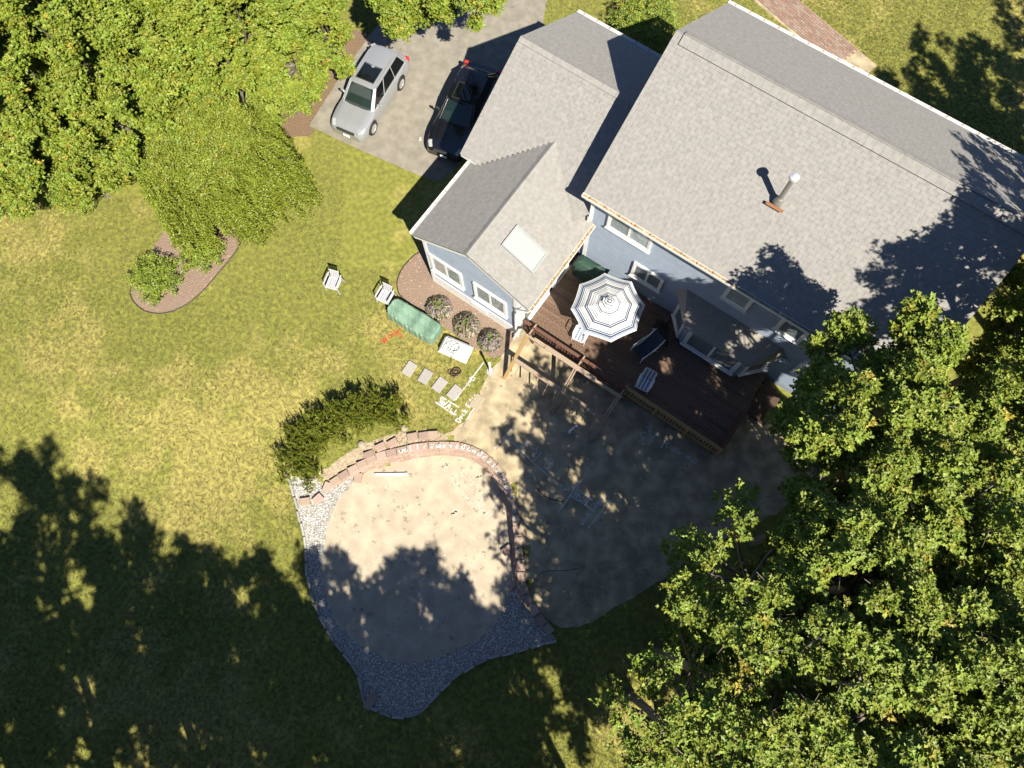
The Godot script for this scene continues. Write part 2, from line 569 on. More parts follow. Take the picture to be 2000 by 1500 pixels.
func build_grass():
	var sets := [[[], []], [[], []]]
	var step := 0.088
	var x := -24.0
	while x < 27.0:
		var z := -31.0
		while z < 6.8:
			var p := Vector2(x + rng.randf_range(-0.06, 0.06), z + rng.randf_range(-0.06, 0.06))
			z += step
			# only where the yard is open to view
			if p.x < -24.0 - p.y * 0.17 and p.y > -13: pass
			if p.y < -13.5 and p.x > -7 and p.x < 4.0 and p.y > -24: continue
			var hp := house_xy(p)
			if hp.x > -5.2 and hp.x < 12.9 and hp.y > 0.0 and hp.y < 13.8: continue
			if p.x > 2.0 and hp.y < 12.0 and (p.y < -1.6 or p.x > 6.5): continue
			if p.x < -8.5 and p.y < -17.5 and p.y < -17.5 - (p.x + 8.5) * 0.1: continue
			var skip := false
			for b in bare:
				if Geometry2D.is_point_in_polygon(p, b):
					skip = rng.randf() > (0.012 if b != earth_outline or patch_noise.get_noise_2d(p.x * 3, p.y * 3) < 0.12 or p.y < -3.5 else 0.4)
					break
			if skip: continue
			var k := patch_noise.get_noise_2d(p.x, p.y)
			var k2 := fine_noise.get_noise_2d(p.x * 8, p.y * 8)
			var dry := clampf(0.45 + k * 0.5 + k2 * 0.4, 0, 1)
			if rng.randf() < dry * 0.45: continue
			if on_paint(p): continue
			var s := rng.randf_range(0.7, 1.35)
			var q := rng.randi() % 2
			sets[q][0].append(Transform3D(Basis(Vector3.UP, rng.randf() * TAU).scaled(Vector3(s, s * rng.randf_range(0.7, 1.2), s)), on_land(p)))
			var g := Color(0.13, 0.148, 0.032).lerp(Color(0.27, 0.238, 0.09), clampf(dry * 0.85 + rng.randf_range(-0.2, 0.25), 0, 1))
			var l := rng.randf_range(0.8, 1.2)
			sets[q][1].append(Color(g.r * l, g.g * l, g.b * l))
		x += step
	var o := Node3D.new()
	o.name = numbered("grass")
	add_child(o)
	tag(o, "short mown grass with dry yellowish patches on the lawn", "grass", "", "stuff")
	for q in 2:
		tag(copies("blades", tuft_mesh(20 + q), M.grass, sets[q][0], sets[q][1], o), "", "", "", "stuff")
	print("tufts ", sets[0][0].size() + sets[1][0].size())

func on_paint(p: Vector2) -> bool:
	for q in paint_paths:
		var line: PackedVector2Array = q[0]
		if not q[2].has_point(p): continue
		for i in line.size() - 1:
			if Geometry2D.get_closest_point_to_segment(p, line[i], line[i + 1]).distance_to(p) < q[1]:
				return true
	return false

# house axes of a point on the ground: x along the front, y towards the back
func house_xy(p: Vector2) -> Vector2:
	var d := p - Vector2(HOUSE_AT.x, HOUSE_AT.z)
	var c := cos(-HOUSE_TURN)
	var s := sin(-HOUSE_TURN)
	return Vector2(d.x * c + d.y * s, d.x * s - d.y * c)

func brick_path():
	var o := Node3D.new()
	o.name = "brick_path"
	add_child(o)
	o.set_meta("kind", "structure")
	var a := Vector2(12.559, -27.609)
	var b := Vector2(16.936, -21.895)
	var d := (b - a).normalized()
	var side := Vector2(-d.y, d.x)
	var base := Shape.new()
	var w := 0.82
	var q := [a - side * w, b - side * w, b + side * w, a + side * w]
	base.quad(on_land(q[0], 0.012), on_land(q[3], 0.012), on_land(q[2], 0.012), on_land(q[1], 0.012))
	bare.append(PackedVector2Array(q))
	obj("sand_joint", base, M.earth, o)
	var meshes := []
	for k in 5:
		var s := Shape.new()
		s.col = [Color(0.42, 0.27, 0.2), Color(0.45, 0.31, 0.24), Color(0.38, 0.26, 0.2), Color(0.44, 0.34, 0.27), Color(0.36, 0.23, 0.18)][k]
		s.soft_box(Vector3(0, 0.02, 0), Vector3(0.235, 0.05, 0.112), 0.008)
		meshes.append(s.mesh())
	var turn := atan2(-d.y, d.x)
	var row := 0
	var count := 0
	var y := -w + 0.07
	while y < w:
		var x := 0.05 + (0.12 if row % 2 else 0.0)
		while x < (b - a).length() - 1.2 and count < 296:
			var p := a + d * (x + rng.randf_range(-0.006, 0.006)) + side * (y + rng.randf_range(-0.004, 0.004))
			obj("brick", meshes[rng.randi() % 5], M.brick, o, on_land(p, 0.0 + rng.randf_range(0, 0.006)), turn + rng.randf_range(-0.02, 0.02))
			count += 1
			x += 0.245
		y += 0.123
		row += 1

# ---------------------------------------------------------------- house
# horizontal spans of a flat outline at height y
func spans(poly: Array, y: float) -> Array:
	var xs := []
	for i in poly.size():
		var a: Vector2 = poly[i]
		var b: Vector2 = poly[(i + 1) % poly.size()]
		if (a.y > y) != (b.y > y):
			xs.append(a.x + (b.x - a.x) * (y - a.y) / (b.y - a.y))
	xs.sort()
	var out := []
	for i in range(0, xs.size() - 1, 2):
		out.append([xs[i], xs[i + 1]])
	return out

# courses of three-tab shingles on a roof plane: ex along the eave, ey up the slope
func shingles(s: Shape, at: Vector3, ex: Vector3, ey: Vector3, poly: Array, spread := 0.05, expo := 0.145):
	var up := ex.cross(ey)
	if up.y < 0: up = -up
	var top := 0.0
	for p in poly: top = maxf(top, p.y)
	var row := 0
	var y := 0.0
	while y < top:
		var h := minf(expo, top - y)
		for sp in spans(poly, y + h * 0.5):
			var x: float = sp[0] - (0.16 if row % 2 else 0.0) - rng.randf() * 0.03
			while x < sp[1] - 0.01:
				var w := 0.32
				var x0: float = maxf(x, sp[0])
				var x1: float = minf(x + w - 0.006, sp[1])
				if x1 - x0 > 0.01:
					s.col = tone(spread, 0.008)
					var lift := 0.016 + rng.randf_range(0, 0.003)
					var a := at + ex * x0 + ey * y + up * lift
					var b := at + ex * x1 + ey * y + up * lift
					var c := at + ex * x1 + ey * (y + h + 0.01) + up * 0.006
					var d := at + ex * x0 + ey * (y + h + 0.01) + up * 0.006
					var mid := (a + c) / 2 - up * 0.5
					s.out_quad(mid, a, b, c, d)
					s.out_quad((a + b) / 2 + ey * 0.1, a, b, b - up * 0.015, a - up * 0.015)
				x += w
		y += expo
		row += 1
	s.col = Color.WHITE

func roof_plane(house: Node3D, at: Vector3, ex: Vector3, ey: Vector3, poly: Array, label: String, spread := 0.05) -> Node3D:
	var s := Shape.new()
	var outline := []
	for p in poly: outline.append(at + ex * p.x + ey * p.y)
	var up := ex.cross(ey)
	if up.y < 0: up = -up
	s.slab(outline, -up * 0.1)
	var r := obj("roof", s, M.shingle, house)
	tag(r, label)
	var t := Shape.new()
	shingles(t, at, ex, ey, poly, spread)
	tag(obj("shingles", t, M.shingle, r), "", "", "", "stuff")
	return r

# lapped boards on a wall: ex along the wall, out points away from it
func siding(s: Shape, at: Vector3, ex: Vector3, out: Vector3, poly: Array, expo := 0.115):
	var top := 0.0
	var low := 1e9
	for p in poly:
		top = maxf(top, p.y); low = minf(low, p.y)
	var y := low
	while y < top:
		var h := minf(expo, top - y)
		for sp in spans(poly, y + h * 0.5):
			s.col = tone(0.025)
			var a: Vector3 = at + ex * sp[0] + Vector3(0, y, 0) + out * 0.026
			var b: Vector3 = at + ex * sp[1] + Vector3(0, y, 0) + out * 0.026
			var c: Vector3 = at + ex * sp[1] + Vector3(0, y + h, 0) + out * 0.008
			var d: Vector3 = at + ex * sp[0] + Vector3(0, y + h, 0) + out * 0.008
			var mid := (a + c) / 2 - out
			s.out_quad(mid, a, b, c, d)
			s.out_quad((a + b) / 2 + Vector3(0, 1, 0), a, b, b - out * 0.026, a - out * 0.026)
		y += expo
	s.col = Color.WHITE

# window: frame > panes, mullions, sill; at is the middle of its foot on the wall face
func window(house: Node3D, at: Vector3, ex: Vector3, out: Vector3, w: float, h: float, panes: int, look: String, trim := 0.09):
	var up := Vector3.UP
	var turn := Basis(ex, up, out)
	var s := Shape.new()
	var d := 0.07
	s.box(at + up * (h - trim / 2) + out * d / 2, Vector3(w, trim, d), turn)
	s.box(at + up * (trim / 2) + out * d / 2, Vector3(w, trim, d), turn)
	for k in [-1, 1]:
		s.box(at + ex * k * (w - trim) / 2 + up * h / 2 + out * d / 2, Vector3(trim, h - trim * 2, d), turn)
	var f := obj("window", s, M.trim, house)
	var sill := Shape.new()
	sill.soft_box(at - up * 0.03 + out * 0.06, Vector3(w + 0.08, 0.05, 0.12), 0.01, turn)
	obj("sill", sill, M.trim, f)
	var iw := w - trim * 2
	var ih := h - trim * 2
	var pw := iw / panes
	for k in panes:
		var mid := at + ex * (-iw / 2 + pw * (k + 0.5)) + up * h / 2
		var sash := Shape.new()
		var b := 0.045
		for q in [-1, 1]:
			sash.box(mid + ex * q * (pw - b) / 2 + out * 0.04, Vector3(b, ih, 0.04), turn)
			sash.box(mid + up * q * (ih - b) / 2 + out * 0.041, Vector3(pw - b * 2, b, 0.04), turn)
		obj("sash", sash, M.trim, f)
		var back := Shape.new()
		back.box(mid + out * 0.016, Vector3(pw, ih, 0.008), turn)
		obj("blind" if look == "blind" else "room", back, M[look], f)
		var g := Shape.new()
		g.box(mid + out * 0.045, Vector3(pw - b * 2, ih - b * 2, 0.006), turn)
		obj("pane", g, M.pane, f)
	return f

func gutter(house: Node3D, a: Vector3, b: Vector3, out: Vector3, filled: bool):
	var ex := (b - a).normalized()
	var len := (b - a).length()
	var turn := Basis(ex, Vector3.UP, out)
	var mid := (a + b) / 2
	var s := Shape.new()
	s.box(mid + out * 0.005, Vector3(len, 0.12, 0.01), turn)
	s.box(mid + out * 0.125, Vector3(len, 0.12, 0.012), turn)
	s.box(mid + out * 0.065 - Vector3(0, 0.055, 0), Vector3(len, 0.01, 0.108), turn)
	for k in [-1, 1]:
		s.box(mid + ex * k * (len / 2 + 0.004) + out * 0.066, Vector3(0.006, 0.121, 0.134), turn)
	var g := obj("gutter", s, M.trim, house)
	var st := Shape.new()
	st.box(Vector3.ZERO, Vector3(0.03, 0.012, 0.112), turn)
	var hm := st.mesh()
	for i in int(len / 0.62):
		obj("hanger", hm, M.rust_dark, g, a + ex * (0.3 + i * 0.62) + out * 0.066 + Vector3(0, 0.055, 0))
	if filled:
		var tex := []
		var cols := []
		var soil := Shape.new()
		soil.box(mid + out * 0.066 - Vector3(0, 0.01, 0), Vector3(len - 0.02, 0.07, 0.1), turn)
		obj("silt", soil, M.silt, g)
		for i in int(len * 90):
			var p := a + ex * rng.randf() * len + out * rng.randf_range(0.03, 0.1) + Vector3(0, 0.032, 0)
			tex.append(Transform3D(Basis.from_euler(Vector3(rng.randf_range(-0.5, 0.5), rng.randf() * TAU, rng.randf_range(-0.5, 0.5))).scaled(Vector3.ONE * rng.randf_range(0.25, 0.6)), p))
			var q := rng.randf_range(0.6, 1.3)
			cols.append(Color(0.42 * q, 0.27 * q, 0.12 * q) if rng.randf() < 0.75 else Color(0.5 * q, 0.42 * q, 0.3 * q))
		tag(copies("leaf_litter", leaf_mesh(0.1), M.vc, tex, cols, g), "tan fallen leaves lying in the gutter", "", "", "stuff")
	return g

func leaf_mesh(size: float) -> ArrayMesh:
	var s := Shape.new()
	var a := Vector3(-size, 0, 0)
	var b := Vector3(0, -size * 0.12, size * 0.5)
	var c := Vector3(size, 0, 0)
	var d := Vector3(0, size * 0.12, -size * 0.5)
	s.tri(a, b, c); s.tri(a, c, d)
	return s.mesh()

func downspout(house: Node3D, pts: Array):
	var s := Shape.new()
	s.tube(pts, 0.045, 6)
	obj("downspout", s, M.trim, house)

func build_house():
	var h := thing("house", "blue clapboard house with grey shingle roofs, gabled wing and garage", "house", HOUSE_AT, HOUSE_TURN)
	var X := Vector3.RIGHT
	var F := Vector3.BACK        # towards the yard
	var B := Vector3.FORWARD     # towards the back
	# --- main block: x 0.35..12.35, back 4.25..13.55, eaves at 5.75, ridge 8.8
	var x0 := 0.35
	var x1 := 12.35
	var f := 4.25
	var k := 13.57
	var eave := 5.72
	var ridge := 8.8
	var mid := 8.91
	var body := Shape.new()
	body.slab([Vector3(x0, -0.7, -f), Vector3(x0, 5.82, -f), Vector3(x0, ridge - 0.13, -mid), Vector3(x0, 5.82, -k), Vector3(x0, -0.7, -k)], Vector3(x1 - x0, 0, 0))
	var wall := obj("wall", body, M.siding, h)
	tag(wall, "two-storey blue main block")
	var s := Shape.new()
	siding(s, Vector3(x0, 0, -f), X, F, [Vector2(0, 0.35), Vector2(x1 - x0, 0.35), Vector2(x1 - x0, 5.62), Vector2(0, 5.62)])
	siding(s, Vector3(x1, 0, -f), B, X, [Vector2(0, 0.35), Vector2(k - f, 0.35), Vector2(k - f, 5.7), Vector2(mid - f, 8.5), Vector2(0, 5.7)])
	siding(s, Vector3(x0, 0, -f), B, -X, [Vector2(0, 0.35), Vector2(k - f, 0.35), Vector2(k - f, 5.7), Vector2(mid - f, 8.5), Vector2(0, 5.7)])
	siding(s, Vector3(x0, 0, -k), X, B, [Vector2(0, 0.35), Vector2(x1 - x0, 0.35), Vector2(x1 - x0, 5.62), Vector2(0, 5.62)])
	tag(obj("siding", s, M.siding, wall), "", "", "", "stuff")
	var trim := Shape.new()
	for q in [[x0, f], [x1, f], [x0, k], [x1, k]]:
		var sx := -1.0 if q[0] == x0 else 1.0
		var sz := 1.0 if q[1] == f else -1.0
		trim = Shape.new()
		trim.box(Vector3(q[0] - sx * 0.04, 2.85, -q[1] + sz * 0.018), Vector3(0.16, 5.6, 0.04))
		trim.box(Vector3(q[0] + sx * 0.018, 2.85, -q[1] - sz * 0.045), Vector3(0.04, 5.6, 0.15))
		obj("corner_board", trim, M.trim, wall)
	# roof: rakes at x 0.07 and 12.62
	var xa := 0.07
	var xb := 12.62
	var run := mid - 3.98
	var len := sqrt(run * run + (ridge - eave) * (ridge - eave))
	var ey := Vector3(0, ridge - eave, -run).normalized()
	var ey2 := Vector3(0, ridge - eave, run).normalized()
	var rect := [Vector2(0, 0), Vector2(xb - xa, 0), Vector2(xb - xa, len), Vector2(0, len)]
	var r1 := roof_plane(h, Vector3(xa, eave, -3.98), X, ey, rect, "sunny grey shingle slope of the main roof", 0.035)
	roof_plane(h, Vector3(xa, eave, -13.84), X, ey2, rect, "back slope of the main roof", 0.03)
	var vent := Shape.new()
	for q in [[ey, -1.0], [ey2, 1.0]]:
		var e: Vector3 = q[0]
		var up := X.cross(e)
		if up.y < 0: up = -up
		var p := Vector3((xa + xb) / 2, ridge, -mid)
		var n := 0
		var xx := xa + 0.3
		while xx < xb - 0.5:
			vent.col = tone(0.05)
			vent.box(Vector3(xx + 0.15, ridge, -mid) - e * 0.16 + up * 0.052, Vector3(0.296, 0.045, 0.33), Basis(X, up, X.cross(up)))
			xx += 0.3
	vent.col = Color.WHITE
	tag(obj("ridge_vent", vent, M.shingle, r1), "raised shingled cap along the main ridge")
	var fas := Shape.new()
	for q in [[-3.98, 1.0], [-13.84, -1.0]]:
		fas.box(Vector3((xa + xb) / 2, eave - 0.1, q[0] - q[1] * 0.03), Vector3(xb - xa - 0.02, 0.16, 0.03))
		fas.box(Vector3((x0 + x1) / 2, eave - 0.17, q[0] - q[1] * 0.16), Vector3(xb - xa - 0.06, 0.02, 0.24))
	for x in [xa + 0.012, xb - 0.012]:
		for q in [[ey, -3.98], [ey2, -13.84]]:
			var e: Vector3 = q[0]
			var up := X.cross(e)
			if up.y < 0: up = -up
			fas.box(Vector3(x, eave, q[1]) + e * len / 2 - up * 0.115, Vector3(0.03, 0.2, len), Basis(X, up, X.cross(up)))
	obj("fascia", fas, M.trim, h)
	tag(gutter(h, Vector3(xa, eave - 0.03, -3.975), Vector3(xb, eave - 0.03, -3.975), F, true), "white gutter full of tan leaves under the main eave")
	gutter(h, Vector3(xa, eave - 0.03, -13.845), Vector3(xb, eave - 0.03, -13.845), B, false)
	downspout(h, [Vector3(xa + 0.1, eave - 0.06, -3.92), Vector3(xa + 0.14, eave - 0.35, -4.0), Vector3(x0 + 0.02, eave - 0.6, -4.17), Vector3(x0 + 0.02, 4.2, -4.17), Vector3(x0 + 0.05, 4.0, -4.02)])
	# flue pipe and small vent on the sunny slope
	var p := Vector3(5.81, 7.36, -6.37)
	var flue := Shape.new()
	flue.lathe(p, [[0.0, -0.1], [0.17, -0.1], [0.17, 0.02], [0.115, 0.22], [0.085, 0.26], [0.085, 1.3], [0.1, 1.32], [0.1, 1.36]], 18)
	var fl := obj("flue_pipe", flue, M.galvanised, r1)
	var cap := Shape.new()
	cap.lathe(p + Vector3(0, 1.36, 0), [[0.15, 0.0], [0.155, 0.04], [0.15, 0.1], [0.06, 0.15], [0.0, 0.155]], 18)
	tag(obj("cap", cap, M.bright_metal, r1), "bright metal cap of the flue")
	var flash := Shape.new()
	var upn := X.cross(ey)
	if upn.y < 0: upn = -upn
	flash.box(p - ey * 0.2 + upn * 0.03, Vector3(0.62, 0.03, 0.1), Basis(X, upn, X.cross(upn)))
	tag(obj("flashing", flash, M.rust, r1), "rusty strip below the flue")
	p = Vector3(7.53, 6, -4.63)
	var vp := Shape.new()
	vp.box(p + upn * 0.02, Vector3(0.36, 0.012, 0.36), Basis(X, upn, X.cross(upn)))
	vp.lathe(p, [[0.09, 0.0], [0.06, 0.1], [0.05, 0.12], [0.05, 0.42], [0.04, 0.42]], 12)
	tag(obj("vent_pipe", vp, M.trim, r1), "short white plumbing vent with a white flashing")
	# windows of the front wall
	window(h, Vector3(2.02, 4.1, -f + 0.024), X, F, 1.85, 1.15, 2, "blind")
	window(h, Vector3(3.22, 1.72, -f + 0.024), X, F, 1.35, 1.1, 2, "room")
	window(h, Vector3(6.5, 4.1, -f + 0.024), X, F, 1.0, 1.15, 1, "blind")
	window(h, Vector3(8.62, 4.1, -f + 0.024), X, F, 1.0, 1.15, 1, "room")
	window(h, Vector3(10.2, 1.9, -f + 0.024), X, F, 1.0, 1.1, 1, "room")
	for x in [2.4, 6.2, 9.8]:
		window(h, Vector3(x, 4.1, -k - 0.024), -X, B, 1.0, 1.25, 1, "room")
		window(h, Vector3(x, 1.2, -k - 0.024), -X, B, 1.0, 1.4, 1, "room")
	# lamp on the wall
	var lamp := Shape.new()
	var lp := Vector3(9.1, 2.6, -f + 0.03)
	lamp.box(lp, Vector3(0.14, 0.14, 0.05))
	lamp.lathe(lp + Vector3(0.02, -0.02, 0.16), [[0.03, 0.1], [0.1, 0.02], [0.11, -0.06], [0.0, -0.07]], 12, Basis(X, 0.5))
	lamp.lathe(lp + Vector3(0.16, 0.02, 0.14), [[0.03, 0.08], [0.08, 0.02], [0.085, -0.05], [0.0, -0.06]], 12, Basis(X, 0.5))
	tag(obj("flood_lamp", lamp, M.trim, h), "white unlit twin flood lamp on the shaded wall")

	# --- gabled wing: x -4.3..0, 0..4.25 deep, eaves 3.7, ridge 5.35 at x -2.12
	var gx := -2.12
	var ge := 3.7
	var gr := 5.1
	body = Shape.new()
	body.slab([Vector3(-4.3, -0.7, 0), Vector3(-4.3, 3.85, 0), Vector3(gx, 4.98, 0), Vector3(0.02, 3.85, 0), Vector3(0.02, -0.7, 0)], Vector3(0, 0, -4.2))
	var wing := obj("wall", body, M.siding, h)
	tag(wing, "pale blue gabled wing")
	s = Shape.new()
	siding(s, Vector3(-4.3, 0, 0), X, F, [Vector2(0, 0.75), Vector2(4.32, 0.75), Vector2(4.32, 3.85), Vector2(gx + 4.3, 4.96), Vector2(0, 3.85)])
	siding(s, Vector3(0.02, 0, 0), B, X, [Vector2(0, 0.5), Vector2(4.2, 0.5), Vector2(4.2, 3.8), Vector2(0, 3.8)])
	siding(s, Vector3(-4.3, 0, 0), B, -X, [Vector2(0, 0.5), Vector2(3.8, 0.5), Vector2(3.8, 3.8), Vector2(0, 3.8)])
	tag(obj("siding", s, M.siding, wing), "", "", "", "stuff")
	trim = Shape.new()
	trim.box(Vector3(-2.14, 0.35, 0.02), Vector3(4.42, 0.86, 0.05))
	tag(obj("skirting", trim, M.trim, wing), "broad white base board at the foot of the gable")
	trim = Shape.new()
	trim.box(Vector3(-4.25, 2.3, 0.03), Vector3(0.16, 3.05, 0.03))
	obj("corner_board", trim, M.trim, wing)
	trim = Shape.new()
	trim.box(Vector3(-0.06, 2.3, 0.03), Vector3(0.16, 3.05, 0.03))
	trim.box(Vector3(0.045, 2.1, -0.08), Vector3(0.04, 3.4, 0.15))
	obj("corner_board", trim, M.trim, wing)
	window(h, Vector3(-3.35, 1.5, 0.024), X, F, 1.55, 1.4, 2, "blind", 0.1)
	window(h, Vector3(-1.24, 1.5, 0.024), X, F, 1.55, 1.4, 2, "blind", 0.1)
	# low vent in the base board
	trim = Shape.new()
	trim.box(Vector3(-1.9, 0.42, 0.055), Vector3(0.8, 0.3, 0.03))
	tag(obj("crawl_vent", trim, M.trim, wing), "white crawl space hatch in the base board")
	# slider on the wing's deck side
	window(h, Vector3(0.046, 0.62, -1.15), B, X, 1.9, 2.1, 2, "room", 0.1)
	window(h, Vector3(0.046, 0.62, -3.0), B, X, 1.2, 2.1, 1, "room", 0.1)
	var run2 := 2.67
	var rl := sqrt(run2 * run2 + (gr - ge) * (gr - ge))
	var eL := Vector3(run2, gr - ge, 0).normalized()
	var eR := Vector3(-run2, gr - ge, 0).normalized()
	# left slope: runs from the gable to the garage valley
	roof_plane(h, Vector3(-4.79, ge, 0.06), B, eL, [Vector2(0, 0), Vector2(3.95, 0), Vector2(3.72, 0.65), Vector2(5.57, rl), Vector2(0, rl)], "left slope of the wing's roof", 0.05)
	var r3 := roof_plane(h, Vector3(0.55, ge, 0.06), B, eR, [Vector2(0, 0), Vector2(4.28, 0), Vector2(4.28, 0.25), Vector2(5.57, rl), Vector2(0, rl)], "right slope of the wing's roof with skylight", 0.07)
	var cp := Shape.new()
	for q in 18:
		cp.col = tone(0.06)
		cp.slab([Vector3(gx - 0.14, gr - 0.055, 0.05 - q * 0.3), Vector3(gx, gr + 0.035, 0.05 - q * 0.3), Vector3(gx, gr + 0.025, -0.26 - q * 0.3), Vector3(gx - 0.14, gr - 0.065, -0.26 - q * 0.3)], Vector3(0, 0.018, 0))
		cp.slab([Vector3(gx + 0.14, gr - 0.055, 0.05 - q * 0.3), Vector3(gx, gr + 0.035, 0.05 - q * 0.3), Vector3(gx, gr + 0.025, -0.26 - q * 0.3), Vector3(gx + 0.14, gr - 0.065, -0.26 - q * 0.3)], Vector3(0, 0.018, 0))
	obj("ridge_cap", cp, M.shingle, r3)
	# skylight
	var nR := Vector3(gr - ge, run2, 0).normalized()
	var sk := Vector3(0.55, ge, 0.06) + eR * (1.32 / run2 * rl)
	var tb := Basis(-eR, nR, F)
	var fr := Shape.new()
	for q in [-1, 1]:
		fr.box(sk + B * 1.61 + B * q * 0.45 + nR * 0.05, Vector3(1.56, 0.1, 0.07), tb)
		fr.box(sk + B * 1.61 + eR * q * 0.75 + nR * 0.051, Vector3(0.07, 0.1, 0.83), tb)
	var sky_l := obj("skylight", fr, M.lead, h)
	var pn := Shape.new()
	pn.box(sk + B * 1.61 + nR * 0.06, Vector3(1.43, 0.02, 0.83), tb)
	tag(obj("pane", pn, M.milk_glass, sky_l), "milky mint pane of the skylight")
	fas = Shape.new()
	for q in [[eL, -4.79], [eR, 0.55]]:
		var e: Vector3 = q[0]
		var up := Vector3(-e.y, e.x, 0)
		if up.y < 0: up = -up
		fas.box(Vector3(q[1], ge, 0.045) + e * rl / 2 - up * 0.11, Vector3(rl, 0.2, 0.03), Basis(e, up, e.cross(up)))
	fas.box(Vector3(-4.765, ge - 0.09, -1.85), Vector3(0.03, 0.17, 3.8))
	obj("fascia", fas, M.trim, h)
	tag(gutter(h, Vector3(0.555, ge - 0.03, 0.05), Vector3(0.555, ge - 0.03, -4.15), X, true), "white gutter of the wing above the deck")
	gutter(h, Vector3(-4.795, ge - 0.03, 0.05), Vector3(-4.795, ge - 0.03, -3.7), -X, false)
	downspout(h, [Vector3(0.62, ge - 0.07, 0.0), Vector3(0.5, ge - 0.3, 0.05), Vector3(0.0, ge - 0.62, 0.1), Vector3(-0.02, 2.5, 0.1), Vector3(-0.02, 0.35, 0.1), Vector3(-0.02, 0.14, 0.24)])

	# --- garage: x -5.0..0.35, 3.85..11.45, eaves 4.0, ridge 6.35 at 7.65
	body = Shape.new()
	body.slab([Vector3(-5.0, -0.7, -4.3), Vector3(-5.0, 4.2, -4.3), Vector3(-5.0, 6.2, -7.65), Vector3(-5.0, 4.1, -11.45), Vector3(-5.0, -0.7, -11.45)], Vector3(5.3, 0, 0))
	var gar := obj("wall", body, M.siding, h)
	tag(gar, "garage block between the wing and the main house")
	s = Shape.new()
	siding(s, Vector3(-5.0, 0, -4.3), B, -X, [Vector2(0, 0.3), Vector2(7.15, 0.3), Vector2(7.15, 4.0), Vector2(3.35, 6.05), Vector2(0, 4.15)])
	siding(s, Vector3(-5.0, 0, -11.45), X, B, [Vector2(0, 0.3), Vector2(5.3, 0.3), Vector2(5.3, 4.0), Vector2(0, 4.0)])
	tag(obj("siding", s, M.siding, gar), "", "", "", "stuff")
	# garage doors on the driveway side
	for z in [-6.0, -9.2]:
		var dr := Shape.new()
		for q in 4:
			for w in 4:
				dr.soft_box(Vector3(-5.045, 0.33 + q * 0.56, z + (w - 1.5) * 0.6), Vector3(0.05, 0.53, 0.57), 0.015)
		obj("garage_door", dr, M.trim, gar)
	var run4 := 7.65 - 3.62
	var gl := sqrt(run4 * run4 + 2.35 * 2.35)
	var e1 := Vector3(0, 2.35, -run4).normalized()
	var e2 := Vector3(0, 2.35, run4).normalized()
	var vy := 1.1 / 2.35 * gl
	roof_plane(h, Vector3(-5.22, 4.0, -3.62), X, e1, [Vector2(0, 0), Vector2(0.9, 0), Vector2(3.1, vy), Vector2(5.15, 0.02), Vector2(5.57, 0.62), Vector2(5.57, gl), Vector2(0, gl)], "front slope of the garage roof", 0.055)
	var r5 := roof_plane(h, Vector3(-5.22, 4.0, -11.68), X, e2, [Vector2(0, 0), Vector2(5.57, 0), Vector2(5.57, gl), Vector2(0, gl)], "back slope of the garage roof", 0.04)
	cp = Shape.new()
	for q in 18:
		cp.col = tone(0.06) * Color(1.06, 1.06, 1.06)
		for sg in [-1, 1]:
			cp.slab([Vector3(-5.2 + q * 0.3, 6.35 - 0.065, -7.65 + sg * 0.17), Vector3(-5.2 + q * 0.3, 6.385, -7.65), Vector3(-4.89 + q * 0.3, 6.375, -7.65), Vector3(-4.89 + q * 0.3, 6.35 - 0.075, -7.65 + sg * 0.17)], Vector3(0, 0.018, 0))
	obj("ridge_cap", cp, M.shingle, r5)
	fas = Shape.new()
	for q in [[e1, -3.62], [e2, -11.68]]:
		var e: Vector3 = q[0]
		var up := X.cross(e)
		if up.y < 0: up = -up
		fas.box(Vector3(-5.208, 4.0, q[1]) + e * gl / 2 - up * 0.112, Vector3(0.03, 0.19, gl), Basis(X, up, X.cross(up)))
	fas.box(Vector3(-2.4, 3.91, -11.65), Vector3(5.6, 0.17, 0.03))
	fas.box(Vector3(-4.85, 3.91, -3.65), Vector3(0.7, 0.17, 0.03))
	obj("fascia", fas, M.trim, h)
	gutter(h, Vector3(-5.2, 3.97, -11.685), Vector3(0.3, 3.97, -11.685), B, false)

	# --- bay on the deck: shed roof with hipped ends, white windows
	var bay_pts := [Vector3(4.75, 0, -4.26), Vector3(5.65, 0, -3.32), Vector3(8.1, 0, -3.32), Vector3(8.95, 0, -4.26)]
	body = Shape.new()
	var low := []
	for q in bay_pts: low.append(q + Vector3(0, 0.6, 0))
	body.slab(low, Vector3(0, 1.93, 0))
	var bay := obj("wall", body, M.siding, h)
	tag(bay, "bay that stands out onto the deck")
	s = Shape.new()
	for q in 3:
		var a: Vector3 = bay_pts[q]
		var b: Vector3 = bay_pts[q + 1]
		var ex := (b - a).normalized()
		var out := ex.cross(Vector3.UP)
		if out.z < 0: out = -out
		siding(s, a, ex, out, [Vector2(0, 0.62), Vector2((b - a).length(), 0.62), Vector2((b - a).length(), 2.5), Vector2(0, 2.5)])
	tag(obj("siding", s, M.siding, bay), "", "", "", "stuff")
	window(h, Vector3(6.87, 0.85, -3.29), X, F, 2.3, 1.6, 2, "room", 0.12)
	for q in [0, 2]:
		var a: Vector3 = bay_pts[q]
		var b: Vector3 = bay_pts[q + 1]
		var ex := (b - a).normalized()
		var out := ex.cross(Vector3.UP)
		if out.z < 0: out = -out
		window(h, (a + b) / 2 + Vector3(0, 0.85, 0) + out * 0.03, ex, out, 0.95, 1.6, 1, "room", 0.1)
	# bay roof
	var top := [Vector3(4.78, 3.1, -4.27), Vector3(8.92, 3.1, -4.27)]
	var fr_l := Vector3(5.5, 2.56, -3.12)
	var fr_r := Vector3(8.22, 2.56, -3.12)
	var c_l := Vector3(4.42, 2.56, -4.27)
